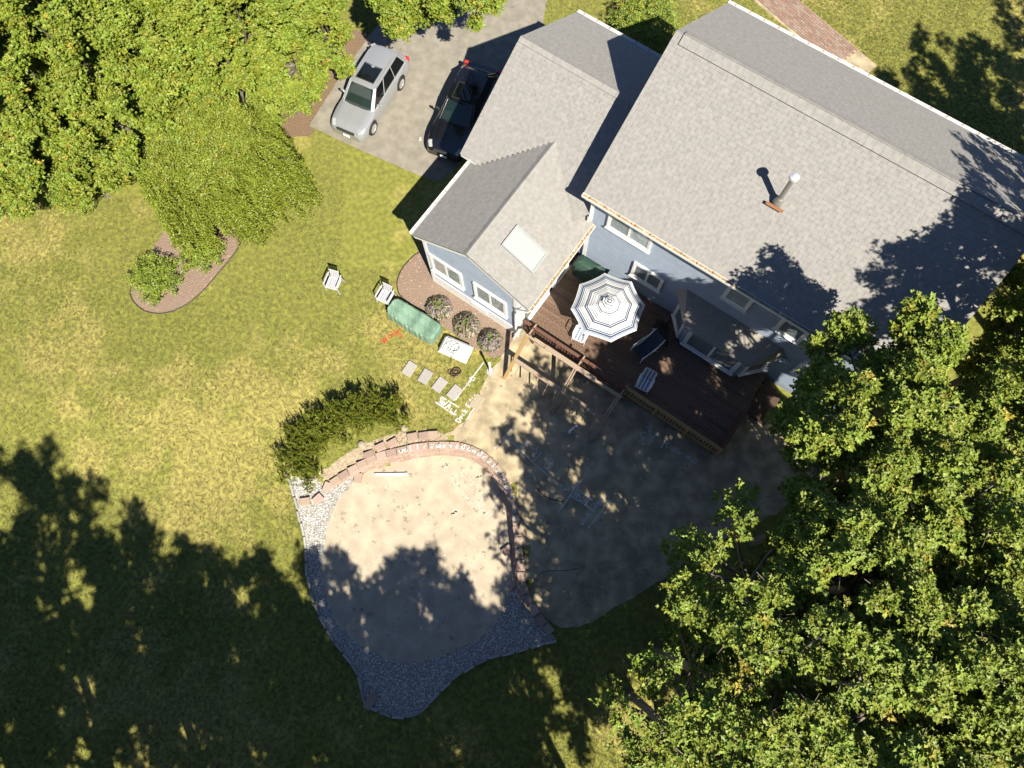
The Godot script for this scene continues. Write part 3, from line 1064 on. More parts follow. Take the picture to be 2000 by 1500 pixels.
	var c_r := Vector3(9.25, 2.56, -4.27)
	var br := Shape.new()
	br.slab([top[0], top[1], fr_r, fr_l], Vector3(0, -0.07, 0))
	br.slab([top[0], fr_l, c_l], Vector3(0, -0.07, 0))
	br.slab([top[1], c_r, fr_r], Vector3(0, -0.07, 0))
	var brr := obj("roof", br, M.shingle_tan, h)
	tag(brr, "small hipped shingle roof over the bay")
	var bs := Shape.new()
	var bey: Vector3 = (Vector3(5.5, 3.1, -4.27) - fr_l).normalized()
	shingles(bs, fr_l, X, bey, [Vector2(0, 0), Vector2(2.72, 0), Vector2(3.42, 1.27), Vector2(-0.72, 1.27)], 0.06, 0.127)
	for q in [[c_l, fr_l, top[0]], [fr_r, c_r, top[1]]]:
		var ex: Vector3 = (q[1] - q[0]).normalized()
		var w: float = (q[1] - q[0]).length()
		var tx: float = ex.dot(q[2] - q[0])
		var e: Vector3 = (q[2] - q[0] - ex * tx)
		shingles(bs, q[0], ex, e.normalized(), [Vector2(0, 0), Vector2(w, 0), Vector2(tx, e.length())], 0.06, 0.1)
	tag(obj("shingles", bs, M.shingle_tan, brr), "", "", "", "stuff")

# ---------------------------------------------------------------- deck and what stands on it
const DECK := 0.6

func build_deck():
	var d := thing("deck", "raised brown timber deck with slatted railings along the house", "deck", HOUSE_AT, HOUSE_TURN)
	var x0 := 0.1
	var x1 := 9.2
	var fr := Shape.new()
	# frame below the boards
	for z in [-0.26, -2.2, -4.1]:
		fr.box(Vector3((x0 + x1) / 2, DECK - 0.145, z), Vector3(x1 - x0 - 0.1, 0.22, 0.06))
	var x := x0 + 0.08
	while x < x1:
		fr.box(Vector3(x, DECK - 0.11, -2.2), Vector3(0.045, 0.14, 3.75))
		x += 0.45
	for z in [-0.3, -2.2]:
		for q in 6:
			fr.box(Vector3(x0 + 0.2 + q * 1.75, 0.17, z - 0.06), Vector3(0.12, 0.74, 0.12))
	obj("frame", fr, M.wood_dark, d)
	# boards along the house
	var tones := []
	for q in 7:
		var s := Shape.new()
		s.col = [Color(0.85, 0.83, 0.81), Color(1.15, 1.12, 1.08), Color(1, 1, 1), Color(0.72, 0.7, 0.7), Color(1.3, 1.22, 1.14), Color(0.95, 0.92, 0.9), Color(1.05, 1.1, 1.14)][q]
		s.soft_box(Vector3.ZERO, Vector3(1, 0.035, 0.137), 0.004)
		tones.append(s.mesh())
	var z := -0.25
	var row := 0
	while z > -4.2:
		var cuts := [x0, x0 + [3.6, 2.4, 4.8, 3.0][row % 4], x0 + [6.6, 6.0, 7.8, 7.2][row % 4], x1]
		for q in 3:
			var a: float = cuts[q] + (0.002 if q else 0.0)
			var b: float = cuts[q + 1] - 0.002
			# bays cut the boards short
			var gaps := [[a, b]]
			if z < -3.3:
				var lo := 4.7 + maxf(0.0, (4.2 + z)) * 0.96
				var hi := 9.0 - maxf(0.0, (4.2 + z)) * 0.95
				gaps = []
				if a < lo: gaps.append([a, minf(b, lo)])
				if b > hi: gaps.append([maxf(a, hi), b])
			for gp in gaps:
				if gp[1] - gp[0] < 0.06: continue
				var o := obj("board", tones[rng.randi() % 7], M.deck, d, Vector3((gp[0] + gp[1]) / 2, DECK - 0.0175 + rng.randf_range(-0.0015, 0.0015), z))
				o.scale.x = gp[1] - gp[0]
		z -= 0.1425
		row += 1
	# railing along the front: old red-brown left, newer golden right
	rail(d, Vector3(0.22, DECK, -0.2), Vector3(4.85, DECK, -0.2), M.wood_red, "weathered red-brown railing")
	rail(d, Vector3(4.95, DECK, -0.2), Vector3(9.15, DECK, -0.2), M.wood_gold, "newer golden railing")
	rail(d, Vector3(9.15, DECK, -0.3), Vector3(9.15, DECK, -2.2), M.wood_red, "end railing")
	# steps down at the end of the deck
	for q in 3:
		var s := Shape.new()
		s.soft_box(Vector3(9.45 + q * 0.3, DECK - 0.17 - q * 0.18, -3.2), Vector3(0.3, 0.04, 1.5), 0.006)
		for k in [-1, 1]:
			s.box(Vector3(9.42 + q * 0.3, DECK - 0.28 - q * 0.18, -3.2 + k * 0.7), Vector3(0.3, 0.2, 0.05))
		obj("step", s, M.wood_dark, d)

func rail(d: Node3D, a: Vector3, b: Vector3, m: Material, label: String):
	var ex := (b - a).normalized()
	var len := (b - a).length()
	var turn := Basis(ex, Vector3.UP, ex.cross(Vector3.UP))
	var s := Shape.new()
	s.soft_box((a + b) / 2 + Vector3(0, 0.93, 0), Vector3(len, 0.035, 0.14), 0.008, turn)
	tag(obj("top_rail", s, m, d), label)
	s = Shape.new()
	s.box((a + b) / 2 + Vector3(0, 0.86, 0), Vector3(len, 0.09, 0.038), turn)
	s.box((a + b) / 2 + Vector3(0, 0.12, 0), Vector3(len, 0.09, 0.038), turn)
	obj("cross_rail", s, m, d)
	s = Shape.new()
	s.box((a + b) / 2 + Vector3(0, -0.13, 0) - turn.z * 0.05, Vector3(len, 0.24, 0.035), turn)
	tag(obj("rim_board", s, m, d), "board along the edge of the deck")
	var n := maxi(2, int(round(len / 1.55)) + 1)
	s = Shape.new()
	s.soft_box(Vector3(0, 0.47, 0), Vector3(0.09, 0.96, 0.09), 0.008)
	s.soft_box(Vector3(0, 0.965, 0), Vector3(0.12, 0.03, 0.12), 0.008)
	var post := s.mesh()
	s = Shape.new()
	s.box(Vector3.ZERO, Vector3(0.038, 0.68, 0.038))
	var bal := s.mesh()
	for i in n:
		obj("post", post, m, d, a + ex * (len * i / (n - 1)), atan2(-ex.z, ex.x))
	var k := int(len / 0.135)
	for i in range(1, k):
		var t := len * i / k
		var near := false
		for q in n:
			if absf(t - len * q / (n - 1)) < 0.08: near = true
		if not near:
			obj("baluster", bal, m, d, a + ex * t + Vector3(0, 0.49, 0) - turn.z * 0.04, atan2(-ex.z, ex.x))

func house_pt(p: Vector3) -> Vector3:
	return HOUSE_AT + Basis(Vector3.UP, HOUSE_TURN) * p

# frame of sloping legs that leans on the deck edge
func build_lean_frame():
	var o := thing("timber_frame", "weathered timber frame of leaning legs and a long beam before the deck railing", "frame", HOUSE_AT, HOUSE_TURN)
	var hb := 1.85
	var s := Shape.new()
	s.soft_box(Vector3(2.83, hb, 0.34), Vector3(4.4, 0.14, 0.09), 0.01)
	obj("beam", s, M.wood_grey, o)
	s = Shape.new()
	s.soft_box(Vector3(2.7, hb + 0.085, 0.34), Vector3(2.3, 0.03, 0.2), 0.008)
	tag(obj("plank", s, M.wood_grey, o), "pale plank lying on the beam")
	var feet := [Vector3(0.62, 0, 1.85), Vector3(3.0, 0, 2.0), Vector3(4.87, 0, 2.13)]
	var tops := [Vector3(0.7, hb, 0.36), Vector3(2.97, hb - 0.05, 0.4), Vector3(4.93, hb, 0.36)]
	for i in 3:
		var f: Vector3 = feet[i]
		f.y = land(house_pt(f).x, house_pt(f).z) - 0.02
		var v: Vector3 = tops[i] - f
		var y := v.normalized()
		var b := Basis(Vector3.RIGHT, y, Vector3.RIGHT.cross(y))
		var l := Shape.new()
		if i == 0:
			l.soft_box((tops[i] + f) / 2, Vector3(0.13, v.length() + 0.1, 0.13), 0.012, b)
		else:
			for q in [-1, 1]:
				l.soft_box((tops[i] + f) / 2 + Vector3(q * 0.045, 0, 0), Vector3(0.05, v.length() + 0.1, 0.1), 0.008, b)
		obj("leg", l, M.wood_gold if i == 0 else M.wood_grey, o)
		# tie back to the deck post
		l = Shape.new()
		l.box(Vector3(tops[i].x, hb - 0.16, 0.02), Vector3(0.05, 0.09, 0.62))
		obj("tie", l, M.wood_grey, o)
		l = Shape.new()
		l.box(Vector3(tops[i].x, 0.88, -0.08), Vector3(0.09, 1.72, 0.09))
		obj("post", l, M.wood_red, o)
	s = Shape.new()
	s.soft_box(Vector3(2.8, 0.95, 1.16), Vector3(4.3, 0.05, 0.13), 0.008)
	s.soft_box(Vector3(2.8, 0.88, 1.22), Vector3(4.3, 0.1, 0.05), 0.008)
	obj("lower_rail", s, M.wood_grey, o)
	for q in 9:
		var x := 0.95 + q * 0.46
		var l := Shape.new()
		var a := Vector3(x, 0.9, 1.2)
		var c := Vector3(x + 0.02, 0.42, 1.6)
		var y := (c - a).normalized()
		l.box((a + c) / 2, Vector3(0.045, (c - a).length(), 0.045), Basis(Vector3.RIGHT, y, Vector3.RIGHT.cross(y)))
		obj("slat", l, M.wood_grey, o)

func build_umbrella():
	var u := thing("patio_umbrella", "open octagonal patio umbrella with navy and white rings", "umbrella", house_pt(Vector3(2.69, DECK, -2.17)), HOUSE_TURN + 0.27)
	var s := Shape.new()
	s.lathe(Vector3.ZERO, [[0.0, 0.0], [0.26, 0.0], [0.26, 0.05], [0.2, 0.09], [0.04, 0.12], [0.03, 0.35], [0.0, 0.35]], 20)
	obj("base", s, M.iron, u)
	s = Shape.new()
	s.tube([Vector3(0, 0.1, 0), Vector3(0, 2.42, 0)], 0.02, 10)
	obj("pole", s, M.white_metal, u)
	var R := 1.42
	var rings := [[0.0, 0.06, 0], [0.06, 0.1, 1], [0.1, 0.15, 0], [0.15, 0.175, 2], [0.175, 0.28, 0], [0.28, 0.305, 1], [0.305, 0.33, 0], [0.33, 0.345, 1], [0.345, 0.43, 0], [0.43, 0.445, 2], [0.445, 0.49, 0], [0.49, 0.505, 1], [0.505, 0.56, 0], [0.56, 0.59, 1], [0.59, 0.605, 0], [0.605, 0.645, 1], [0.645, 0.70, 0], [0.70, 0.715, 2], [0.715, 0.75, 0], [0.75, 0.765, 1], [0.765, 0.80, 0], [0.80, 0.83, 1], [0.83, 0.845, 0], [0.845, 0.89, 1], [0.89, 0.915, 3], [0.915, 0.93, 1], [0.93, 0.955, 0], [0.955, 0.968, 1], [0.968, 1.0, 0]]
	var dye := [Color(0.55, 0.55, 0.54), Color(0.03, 0.05, 0.095), Color(0.13, 0.17, 0.23), Color(0.3, 0.36, 0.44)]
	var hgt := func(t: float): return 2.42 - 0.62 * t + 0.1 * t * t
	var panel := Shape.new()
	var a0 := -PI / 8
	var a1 := PI / 8
	for r in rings:
		panel.col = dye[r[2]]
		var t0: float = r[0]
		var t1: float = r[1]
		for q in 4:
			var f0 := q / 4.0
			var f1 := (q + 1) / 4.0
			var pt := func(t: float, f: float) -> Vector3:
				var e0 := Vector3(cos(a0), 0, sin(a0)) * R * t
				var e1 := Vector3(cos(a1), 0, sin(a1)) * R * t
				var p := e0.lerp(e1, f)
				var sag := 4 * f * (1 - f)
				p *= 1.0 - 0.025 * sag * t
				return Vector3(p.x, hgt.call(t) - sag * 0.045 * t, p.z)
			if t0 == 0.0:
				panel.tri(pt.call(0.0, 0.0), pt.call(t1, f1), pt.call(t1, f0))
			else:
				panel.quad(pt.call(t0, f0), pt.call(t0, f1), pt.call(t1, f1), pt.call(t1, f0))
	var pm := panel.mesh()
	for q in 8:
		obj("canopy_panel", pm, M.cloth, u, Vector3.ZERO, q * PI / 4)
	var rib := Shape.new()
	var tip := Vector3(cos(a1), 0, sin(a1))
	rib.tube([Vector3(0, 2.36, 0), tip * R * 0.5 + Vector3(0, hgt.call(0.5) - 0.02, 0), tip * R + Vector3(0, hgt.call(1.0) - 0.015, 0)], 0.009, 5)
	rib.tube([Vector3(0, 1.75, 0), tip * R * 0.5 + Vector3(0, hgt.call(0.5) - 0.02, 0)], 0.007, 5)
	var rm := rib.mesh()
	for q in 8:
		obj("rib", rm, M.white_metal, u, Vector3.ZERO, q * PI / 4)
	# vent cap on top
	var cap := Shape.new()
	for q in 8:
		var b0 := q * PI / 4 + a0
		var b1 := b0 + PI / 4
		for r in [[0.0, 0.05, 0], [0.05, 0.09, 1], [0.09, 0.15, 0], [0.15, 0.18, 1], [0.18, 0.24, 0]]:
			cap.col = dye[r[2]]
			var p := []
			for w in [[r[0], b0], [r[0], b1], [r[1], b1], [r[1], b0]]:
				var t: float = w[0] / 0.24
				p.append(Vector3(cos(w[1]), 0, sin(w[1])) * w[0] * (1.0 + 0.15 * sin(q * 2.1)) + Vector3(0, 2.52 - 0.1 * t - 0.02 * sin(w[1] * 3), 0))
			cap.quad(p[0], p[1], p[2], p[3])
	obj("vent_cap", cap, M.cloth, u)
	s = Shape.new()
	s.lathe(Vector3(0, 2.5, 0), [[0.02, 0.0], [0.03, 0.03], [0.02, 0.06], [0.0, 0.075]], 10)
	obj("finial", s, M.white_metal, u)

	# table that the umbrella stands through
	var t := thing("patio_table", "round patio table beneath the striped umbrella", "table", house_pt(Vector3(2.69, DECK, -2.17)), HOUSE_TURN)
	s = Shape.new()
	s.lathe(Vector3(0, 0.7, 0), [[0.03, 0.0], [0.55, 0.0], [0.565, 0.012], [0.55, 0.025], [0.03, 0.025]], 28)
	obj("tabletop", s, M.iron, t)
	for q in 4:
		var a := q * PI / 2 + PI / 4
		var e := Vector3(cos(a), 0, sin(a))
		s = Shape.new()
		s.tube([e * 0.45 + Vector3(0, 0.705, 0), e * 0.36 + Vector3(0, 0.35, 0), e * 0.46], 0.014, 7)
		obj("leg", s, M.iron, t)

# aluminium chair with woven straps; faces +z
func strap_chair() -> Node3D:
	var o := thing("lawn_chair", "", "chair")
	for k in [-1, 1]:
		var s := Shape.new()
		s.tube([Vector3(k * 0.27, 0.0, 0.26), Vector3(k * 0.27, 0.4, 0.24), Vector3(k * 0.28, 0.62, 0.2), Vector3(k * 0.28, 0.64, -0.18), Vector3(k * 0.27, 0.5, -0.26), Vector3(k * 0.27, 0.0, -0.34)], 0.013, 7)
		obj("side_frame", s, M.white_metal, o)
		s = Shape.new()
		s.soft_box(Vector3(k * 0.28, 0.655, 0.02), Vector3(0.05, 0.02, 0.36), 0.008)
		obj("armrest", s, M.white_plastic, o)
	var s := Shape.new()
	s.tube([Vector3(-0.25, 0.39, -0.2), Vector3(-0.25, 0.38, 0.27), Vector3(-0.2, 0.38, 0.31), Vector3(0.2, 0.38, 0.31), Vector3(0.25, 0.38, 0.27), Vector3(0.25, 0.39, -0.2)], 0.013, 7)
	obj("seat_frame", s, M.white_metal, o)
	s = Shape.new()
	s.tube([Vector3(-0.25, 0.39, -0.2), Vector3(-0.25, 0.88, -0.38), Vector3(-0.2, 0.94, -0.4), Vector3(0.2, 0.94, -0.4), Vector3(0.25, 0.88, -0.38), Vector3(0.25, 0.39, -0.2)], 0.013, 7)
	obj("back_frame", s, M.white_metal, o)
	for q in 7:
		var st := Shape.new()
		var c: Color = [Color(0.72, 0.74, 0.76), Color(0.2, 0.26, 0.36)][q % 2]
		st.col = c
		st.box(Vector3(-0.21 + q * 0.07, 0.375, 0.05), Vector3(0.058, 0.006, 0.5))
		obj("seat_strap", st, M.strap, o)
		st = Shape.new()
		st.col = c
		var y := Vector3(0, 0.54, -0.19).normalized()
		st.box(Vector3(-0.21 + q * 0.07, 0.66, -0.3), Vector3(0.058, 0.54, 0.006), Basis(Vector3.RIGHT, y, Vector3.RIGHT.cross(y)))
		obj("back_strap", st, M.strap, o)
	return o

func place(o: Node3D, at: Vector3, turn: float, label: String, group := ""):
	o.position = at
	o.rotation.y = turn
	o.set_meta("label", label)
	if group: o.set_meta("group", group)

func twin(o: Node3D, called: String) -> Node3D:
	var c: Node3D = o.duplicate()
	c.name = numbered(called)
	add_child(c)
	return c

func build_deck_things():
	var c := strap_chair()
	place(c, house_pt(Vector3(5.42, DECK, -0.95)), HOUSE_TURN + 0.1, "white framed chair with blue and white straps alone near the railing", "strap chairs on the deck")
	var c2 := twin(c, "lawn_chair")
	place(c2, house_pt(Vector3(2.25, DECK, -1.2)), HOUSE_TURN + 0.15, "strap chair half hidden under the striped umbrella", "strap chairs on the deck")

	# navy sling chair with white arms, reclined; faces +z
	var o := thing("sling_chair", "navy sling chair with curved white metal arms on the deck", "chair", house_pt(Vector3(4.66, DECK, -2.15)), HOUSE_TURN - 0.35)
	for k in [-1, 1]:
		var s := Shape.new()
		s.tube([Vector3(k * 0.32, 0.02, 0.42), Vector3(k * 0.32, 0.3, 0.4), Vector3(k * 0.33, 0.56, 0.34), Vector3(k * 0.33, 0.6, 0.1), Vector3(k * 0.33, 0.6, -0.2), Vector3(k * 0.31, 0.62, -0.42), Vector3(k * 0.3, 0.85, -0.6)], 0.018, 7)
		obj("arm", s, M.white_metal, o)
		s = Shape.new()
		s.tube([Vector3(k * 0.32, 0.6, -0.1), Vector3(k * 0.32, 0.3, -0.3), Vector3(k * 0.32, 0.0, -0.45)], 0.016, 7)
		obj("leg", s, M.white_metal, o)
		s = Shape.new()
		s.tube([Vector3(k * 0.29, 0.42, 0.4), Vector3(k * 0.29, 0.36, 0.0), Vector3(k * 0.29, 0.6, -0.38), Vector3(k * 0.29, 0.98, -0.66)], 0.014, 7)
		obj("sling_rail", s, M.white_metal, o)
	var sl := Shape.new()
	var prof := [Vector3(0, 0.42, 0.4), Vector3(0, 0.37, 0.2), Vector3(0, 0.355, 0.0), Vector3(0, 0.46, -0.2), Vector3(0, 0.6, -0.38), Vector3(0, 0.8, -0.53), Vector3(0, 0.98, -0.66)]
	for i in prof.size() - 1:
		var a: Vector3 = prof[i]
		var b: Vector3 = prof[i + 1]
		for q in 4:
			var xa := -0.28 + q * 0.14
			var xb := xa + 0.14
			var sag := func(x: float): return Vector3(0, -0.03 * (1 - pow(x / 0.28, 2)), 0)
			sl.quad(a + Vector3(xa, 0, 0) + sag.call(xa), a + Vector3(xb, 0, 0) + sag.call(xb), b + Vector3(xb, 0, 0) + sag.call(xb), b + Vector3(xa, 0, 0) + sag.call(xa))
	obj("sling", sl, M.navy, o)

	# dark slatted chair; faces +z
	o = thing("slatted_chair", "dark brown slatted armchair tucked beside the bay window", "chair", house_pt(Vector3(4.85, DECK, -3.0)), HOUSE_TURN + 0.55)
	for q in 7:
		var s := Shape.new()
		s.soft_box(Vector3(0, 0.36 + q * 0.008, -0.18 + q * 0.085), Vector3(0.52, 0.022, 0.07), 0.006)
		obj("seat_slat", s, M.dark_slat, o)
	for q in 6:
		var s := Shape.new()
		var y := Vector3(0, 0.7, -0.24).normalized()
		s.soft_box(Vector3(-0.22 + q * 0.088, 0.72, -0.34), Vector3(0.07, 0.72 - absf(q - 2.5) * 0.03, 0.02), 0.006, Basis(Vector3.RIGHT, y, Vector3.RIGHT.cross(y)))
		obj("back_slat", s, M.dark_slat, o)
	for k in [-1, 1]:
		var s := Shape.new()
		s.soft_box(Vector3(k * 0.33, 0.58, 0.04), Vector3(0.12, 0.025, 0.72), 0.01)
		obj("armrest", s, M.dark_slat, o)
		for zz in [-0.26, 0.34]:
			s = Shape.new()
			s.box(Vector3(k * 0.29, 0.285, zz), Vector3(0.06, 0.57, 0.06))
			obj("leg", s, M.dark_slat, o)
		s = Shape.new()
		s.box(Vector3(k * 0.29, 0.33, 0.04), Vector3(0.03, 0.08, 0.6))
		obj("rail", s, M.dark_slat, o)
	o = thing("cup", "small white cup on the arm of the dark slatted chair", "cup", house_pt(Vector3(4.85, DECK, -3.0)) + Basis(Vector3.UP, HOUSE_TURN + 0.55) * Vector3(-0.33, 0.593, -0.1))
	var cs := Shape.new()
	cs.lathe(Vector3.ZERO, [[0.0, 0.0], [0.035, 0.0], [0.045, 0.11], [0.04, 0.11], [0.032, 0.01]], 14)
	obj("body", cs, M.white_plastic, o)

	# covered grill against the wing
	o = thing("covered_grill", "grill under a dark green cover in the corner of the deck", "grill", house_pt(Vector3(1.0, DECK, -3.62)), HOUSE_TURN)
	var g := Shape.new()
	var prof2 := [[0.0, 0.62, 0.32], [0.25, 0.64, 0.335], [0.55, 0.62, 0.32], [0.8, 0.64, 0.33], [0.92, 0.58, 0.3], [1.08, 0.48, 0.2], [1.14, 0.36, 0.1]]
	var rings := []
	for q in prof2:
		var ring := []
		for i in 32:
			var a := TAU * i / 32.0
			var cx: float = pow(absf(cos(a)), 0.35) * signf(cos(a)) * q[1]
			var cz: float = pow(absf(sin(a)), 0.35) * signf(sin(a)) * q[2]
			var w: float = 1.0 + 0.045 * sin(a * 9.0 + q[0] * 3.0) * (1.1 - q[0] * 0.7) + 0.02 * sin(a * 17.0)
			ring.append(Vector3(cx * w, q[0] + 0.015 * sin(a * 5.0), cz * w))
		rings.append(ring)
	for i in rings.size() - 1:
		for k in 32:
			g.quad(rings[i][k], rings[i + 1][k], rings[i + 1][(k + 1) % 32], rings[i][(k + 1) % 32])
	for k in 32:
		g.tri(Vector3(0, 1.15, 0), rings[-1][(k + 1) % 32], rings[-1][k])
	obj("cover", g, M.tarp_dark, o)

# ---------------------------------------------------------------- cars: x forward, built round the middle of the wheelbase on the ground
# p: length, width, belt height, hood height, roof height, cabin plan, wheel data
func build_car(called: String, label: String, at: Vector3, turn: float, p: Dictionary):
	var o := thing(called, label, "car", at, turn)
	var L: float = p.length
	var W: float = p.width / 2
	var axles: Array = p.axles
	var wr: float = p.wheel
	# body: sections along the length, each from the sill up round the shoulder to the middle of the top
	var xs := []
	var n := 60
	for i in n + 1:
		xs.append(L / 2 - L * i / n)
	var secs := []
	for x in xs:
		var t: float = (L / 2 - x) / L
		# plan: rounded nose and tail
		var nose := clampf(t / 0.13, 0, 1)
		var tail := clampf((1 - t) / 0.09, 0, 1)
		var w: float = W * (0.74 + 0.26 * sqrt(1 - pow(1 - nose, 2))) * (0.84 + 0.16 * sqrt(1 - pow(1 - tail, 2)))
		# side view: nose rises to the hood, hood to the belt, belt to the tail
		var top := 0.0
		var hood: float = p.hood
		var belt: float = p.belt
		if t < 0.04: top = lerpf(hood * 0.68, hood * 0.86, t / 0.04)
		elif t < 0.09: top = lerpf(hood * 0.86, hood * 0.93, (t - 0.04) / 0.05)
		elif t < p.cowl: top = lerpf(hood * 0.93, belt, (t - 0.09) / (p.cowl - 0.09))
		elif t < p.tail_from: top = belt
		else: top = lerpf(belt, p.tail_height, pow((t - p.tail_from) / (1 - p.tail_from), 1.4))
		var low := 0.24
		if t < 0.05 or t > 0.95: low = 0.3
		for ax in axles:
			var dx: float = absf(x - ax)
			var r: float = wr + 0.055
			if dx < r:
				low = maxf(low, wr + sqrt(r * r - dx * dx) * 0.98)
		low = minf(low, top - 0.16)
		var mid: float = maxf(lerpf(low, top, 0.45), low + 0.02)
		var sec := [Vector3(x, low, w * 0.94), Vector3(x, lerpf(low, mid, 0.5), w * 0.985), Vector3(x, mid, w), Vector3(x, lerpf(mid, top, 0.55), w * 0.985), Vector3(x, top - 0.055, w * 0.955), Vector3(x, top - 0.015, w * 0.9)]
		# crown and the two creases of the hood
		var front: float = 1.0 if t < p.cowl else 0.3
		sec.append(Vector3(x, top + 0.012 * front, w * 0.74))
		sec.append(Vector3(x, top + 0.03 * front, w * 0.62))
		sec.append(Vector3(x, top + 0.022 * front, w * 0.5))
		sec.append(Vector3(x, top + 0.035 * front, 0))
		secs.append(sec)
	var body := Shape.new()
	var m: int = secs[0].size()
	# smooth normals from neighbouring sections
	var nrm := []
	for i in n + 1:
		var row := []
		for k in m:
			var du: Vector3 = secs[mini(i + 1, n)][k] - secs[maxi(i - 1, 0)][k]
			var dv: Vector3 = secs[i][mini(k + 1, m - 1)] - secs[i][maxi(k - 1, 0)]
			var q := du.cross(dv).normalized()
			if q.dot(Vector3(0, 0.35, secs[i][k].z / W)) < 0: q = -q
			row.append(q)
		nrm.append(row)
	for sg in [1.0, -1.0]:
		var f := Vector3(1, 1, sg)
		for i in n:
			for k in m - 1:
				var q := [[i, k], [i + 1, k], [i + 1, k + 1], [i, k + 1]]
				var v := []
				var w := []
				for e in q:
					v.append(secs[e[0]][e[1]] * f); w.append(nrm[e[0]][e[1]] * f)
				if sg > 0:
					body.tri_n(v[0], v[2], v[1], w[0], w[2], w[1]); body.tri_n(v[0], v[3], v[2], w[0], w[3], w[2])
				else:
					body.tri_n(v[0], v[1], v[2], w[0], w[1], w[2]); body.tri_n(v[0], v[2], v[3], w[0], w[2], w[3])
	for e in [[0, 1.0], [n, -1.0]]:
		var sec: Array = secs[e[0]]
		for k in m - 1:
			for sg in [1.0, -1.0]:
				var f := Vector3(1, 1, sg)
				var c := Vector3(sec[0].x, sec[0].y, 0)
				body.out_tri(Vector3(sec[0].x - e[1], 0.5, 0), c, sec[k] * f, sec[k + 1] * f)
	obj("body", body, p.paint, o)
	var under := Shape.new()
	under.box(Vector3(0, 0.42, 0), Vector3(L * 0.9, 0.36, W * 1.5))
	obj("chassis", under, M.tyre, o)
	# cabin: rings at the belt and at the roof
	var c: Dictionary = p.cabin
	var by: float = p.belt - 0.01
	var ry: float = p.roof
	var bw := W * 0.9
	var tw := W * 0.7
	var bl := [Vector3(c.f0, by, bw * 0.86), Vector3(c.f0 - 0.1, by, bw * 0.97), Vector3(c.r0 + 0.15, by, bw * 0.97), Vector3(c.r0, by, bw * 0.84)]
	var tl := [Vector3(c.f1, ry - 0.05, tw * 0.9), Vector3(c.f1 - 0.08, ry - 0.02, tw), Vector3(c.r1 + 0.1, ry - 0.03, tw * 0.97), Vector3(c.r1, ry - 0.05, tw * 0.88)]
	var fl := Vector3(1, 1, -1)
	var core := Vector3((c.f0 + c.r0) / 2, by, 0)
	# seats and dash seen through the glass
	var inn := Shape.new()
	inn.box(Vector3(core.x, by - 0.2, 0), Vector3(c.f0 - c.r0 - 0.3, 0.3, bw * 1.7))
	inn.box(Vector3(c.f0 - 0.3, by + 0.02, 0), Vector3(0.4, 0.06, bw * 1.6))
	for sx in [0.28, -0.62]:
		for sz in [-0.36, 0.36]:
			inn.soft_box(Vector3(core.x + sx, by + 0.12, sz), Vector3(0.16, 0.5, 0.46), 0.05)
			inn.soft_box(Vector3(core.x + sx - 0.02, by + 0.42, sz), Vector3(0.1, 0.14, 0.22), 0.03)
	obj("interior", inn, M.interior, o)
	var ws := Shape.new()
	# windscreen in strips so that it curves
	var strip := func(s: Shape, a0: Vector3, a1: Vector3, b0: Vector3, b1: Vector3, bulge: float, dirx: float):
		for q in 6:
			var u0 := q / 6.0
			var u1 := (q + 1) / 6.0
			var bz := func(u: float): return Vector3(dirx * bulge * 4 * u * (1 - u), 0, 0)
			s.out_quad(core, a0.lerp(a1, u0) + bz.call(u0), a0.lerp(a1, u1) + bz.call(u1), b0.lerp(b1, u1) + bz.call(u1), b0.lerp(b1, u0) + bz.call(u0))
	strip.call(ws, bl[0], bl[0] * fl, tl[0], tl[0] * fl, 0.07, 1.0)
	obj("windscreen", ws, M.car_glass, o)
	ws = Shape.new()
	strip.call(ws, bl[3], bl[3] * fl, tl[3], tl[3] * fl, 0.05, -1.0)
	obj("rear_window", ws, M.car_glass_dark, o)
	for sg in [1.0, -1.0]:
		var f := Vector3(1, 1, sg)
		var parts := 3
		for q in parts:
			var u0 := q / float(parts) + (0.012 if q else 0.0)
			var u1 := (q + 1) / float(parts) - (0.012 if q < parts - 1 else 0.0)
			var s := Shape.new()
			s.out_quad(core, bl[1].lerp(bl[2], u0) * f, bl[1].lerp(bl[2], u1) * f, tl[1].lerp(tl[2], u1) * f, tl[1].lerp(tl[2], u0) * f)
			obj("side_window", s, M.car_glass_dark, o)
		var pil := Shape.new()
		pil.tube([bl[0] * f, bl[0].lerp(tl[0], 0.5) * f + Vector3(0.02, 0, 0), tl[0] * f], 0.035, 6)
		pil.tube([bl[1] * f, tl[1] * f], 0.03, 6)
		pil.tube([bl[3] * f, tl[3] * f], 0.06, 6)
		pil.tube([bl[2] * f, tl[2] * f], 0.06, 6)
		for q in [1, 2]:
			pil.tube([bl[1].lerp(bl[2], q / 3.0) * f, tl[1].lerp(tl[2], q / 3.0) * f], 0.022, 6)
		pil.slab([bl[0] * f, bl[1] * f, tl[1] * f, tl[0] * f], Vector3(0, 0, 0.004 * sg))
		pil.slab([bl[2] * f, bl[3] * f, tl[3] * f, tl[2] * f], Vector3(0, 0, 0.004 * sg))
		obj("pillar", pil, p.paint, o)
	# roof panel, crowned
	var roof := Shape.new()
	var rx := [c.f1 + 0.03, c.f1 - 0.12, (c.f1 + c.r1) / 2, c.r1 + 0.1, c.r1 - 0.06]
	var rwid := [0.88, 1.02, 1.03, 1.0, 0.9]
	var rz := [-0.045, 0.0, 0.02, -0.005, -0.05]
	var grid := []
	for i in 5:
		var row := []
		for k in 9:
			var u := k / 4.0 - 1.0
			row.append(Vector3(rx[i], ry + rz[i] + 0.045 * (1 - u * u) - 0.03, u * tw * rwid[i]))
		grid.append(row)
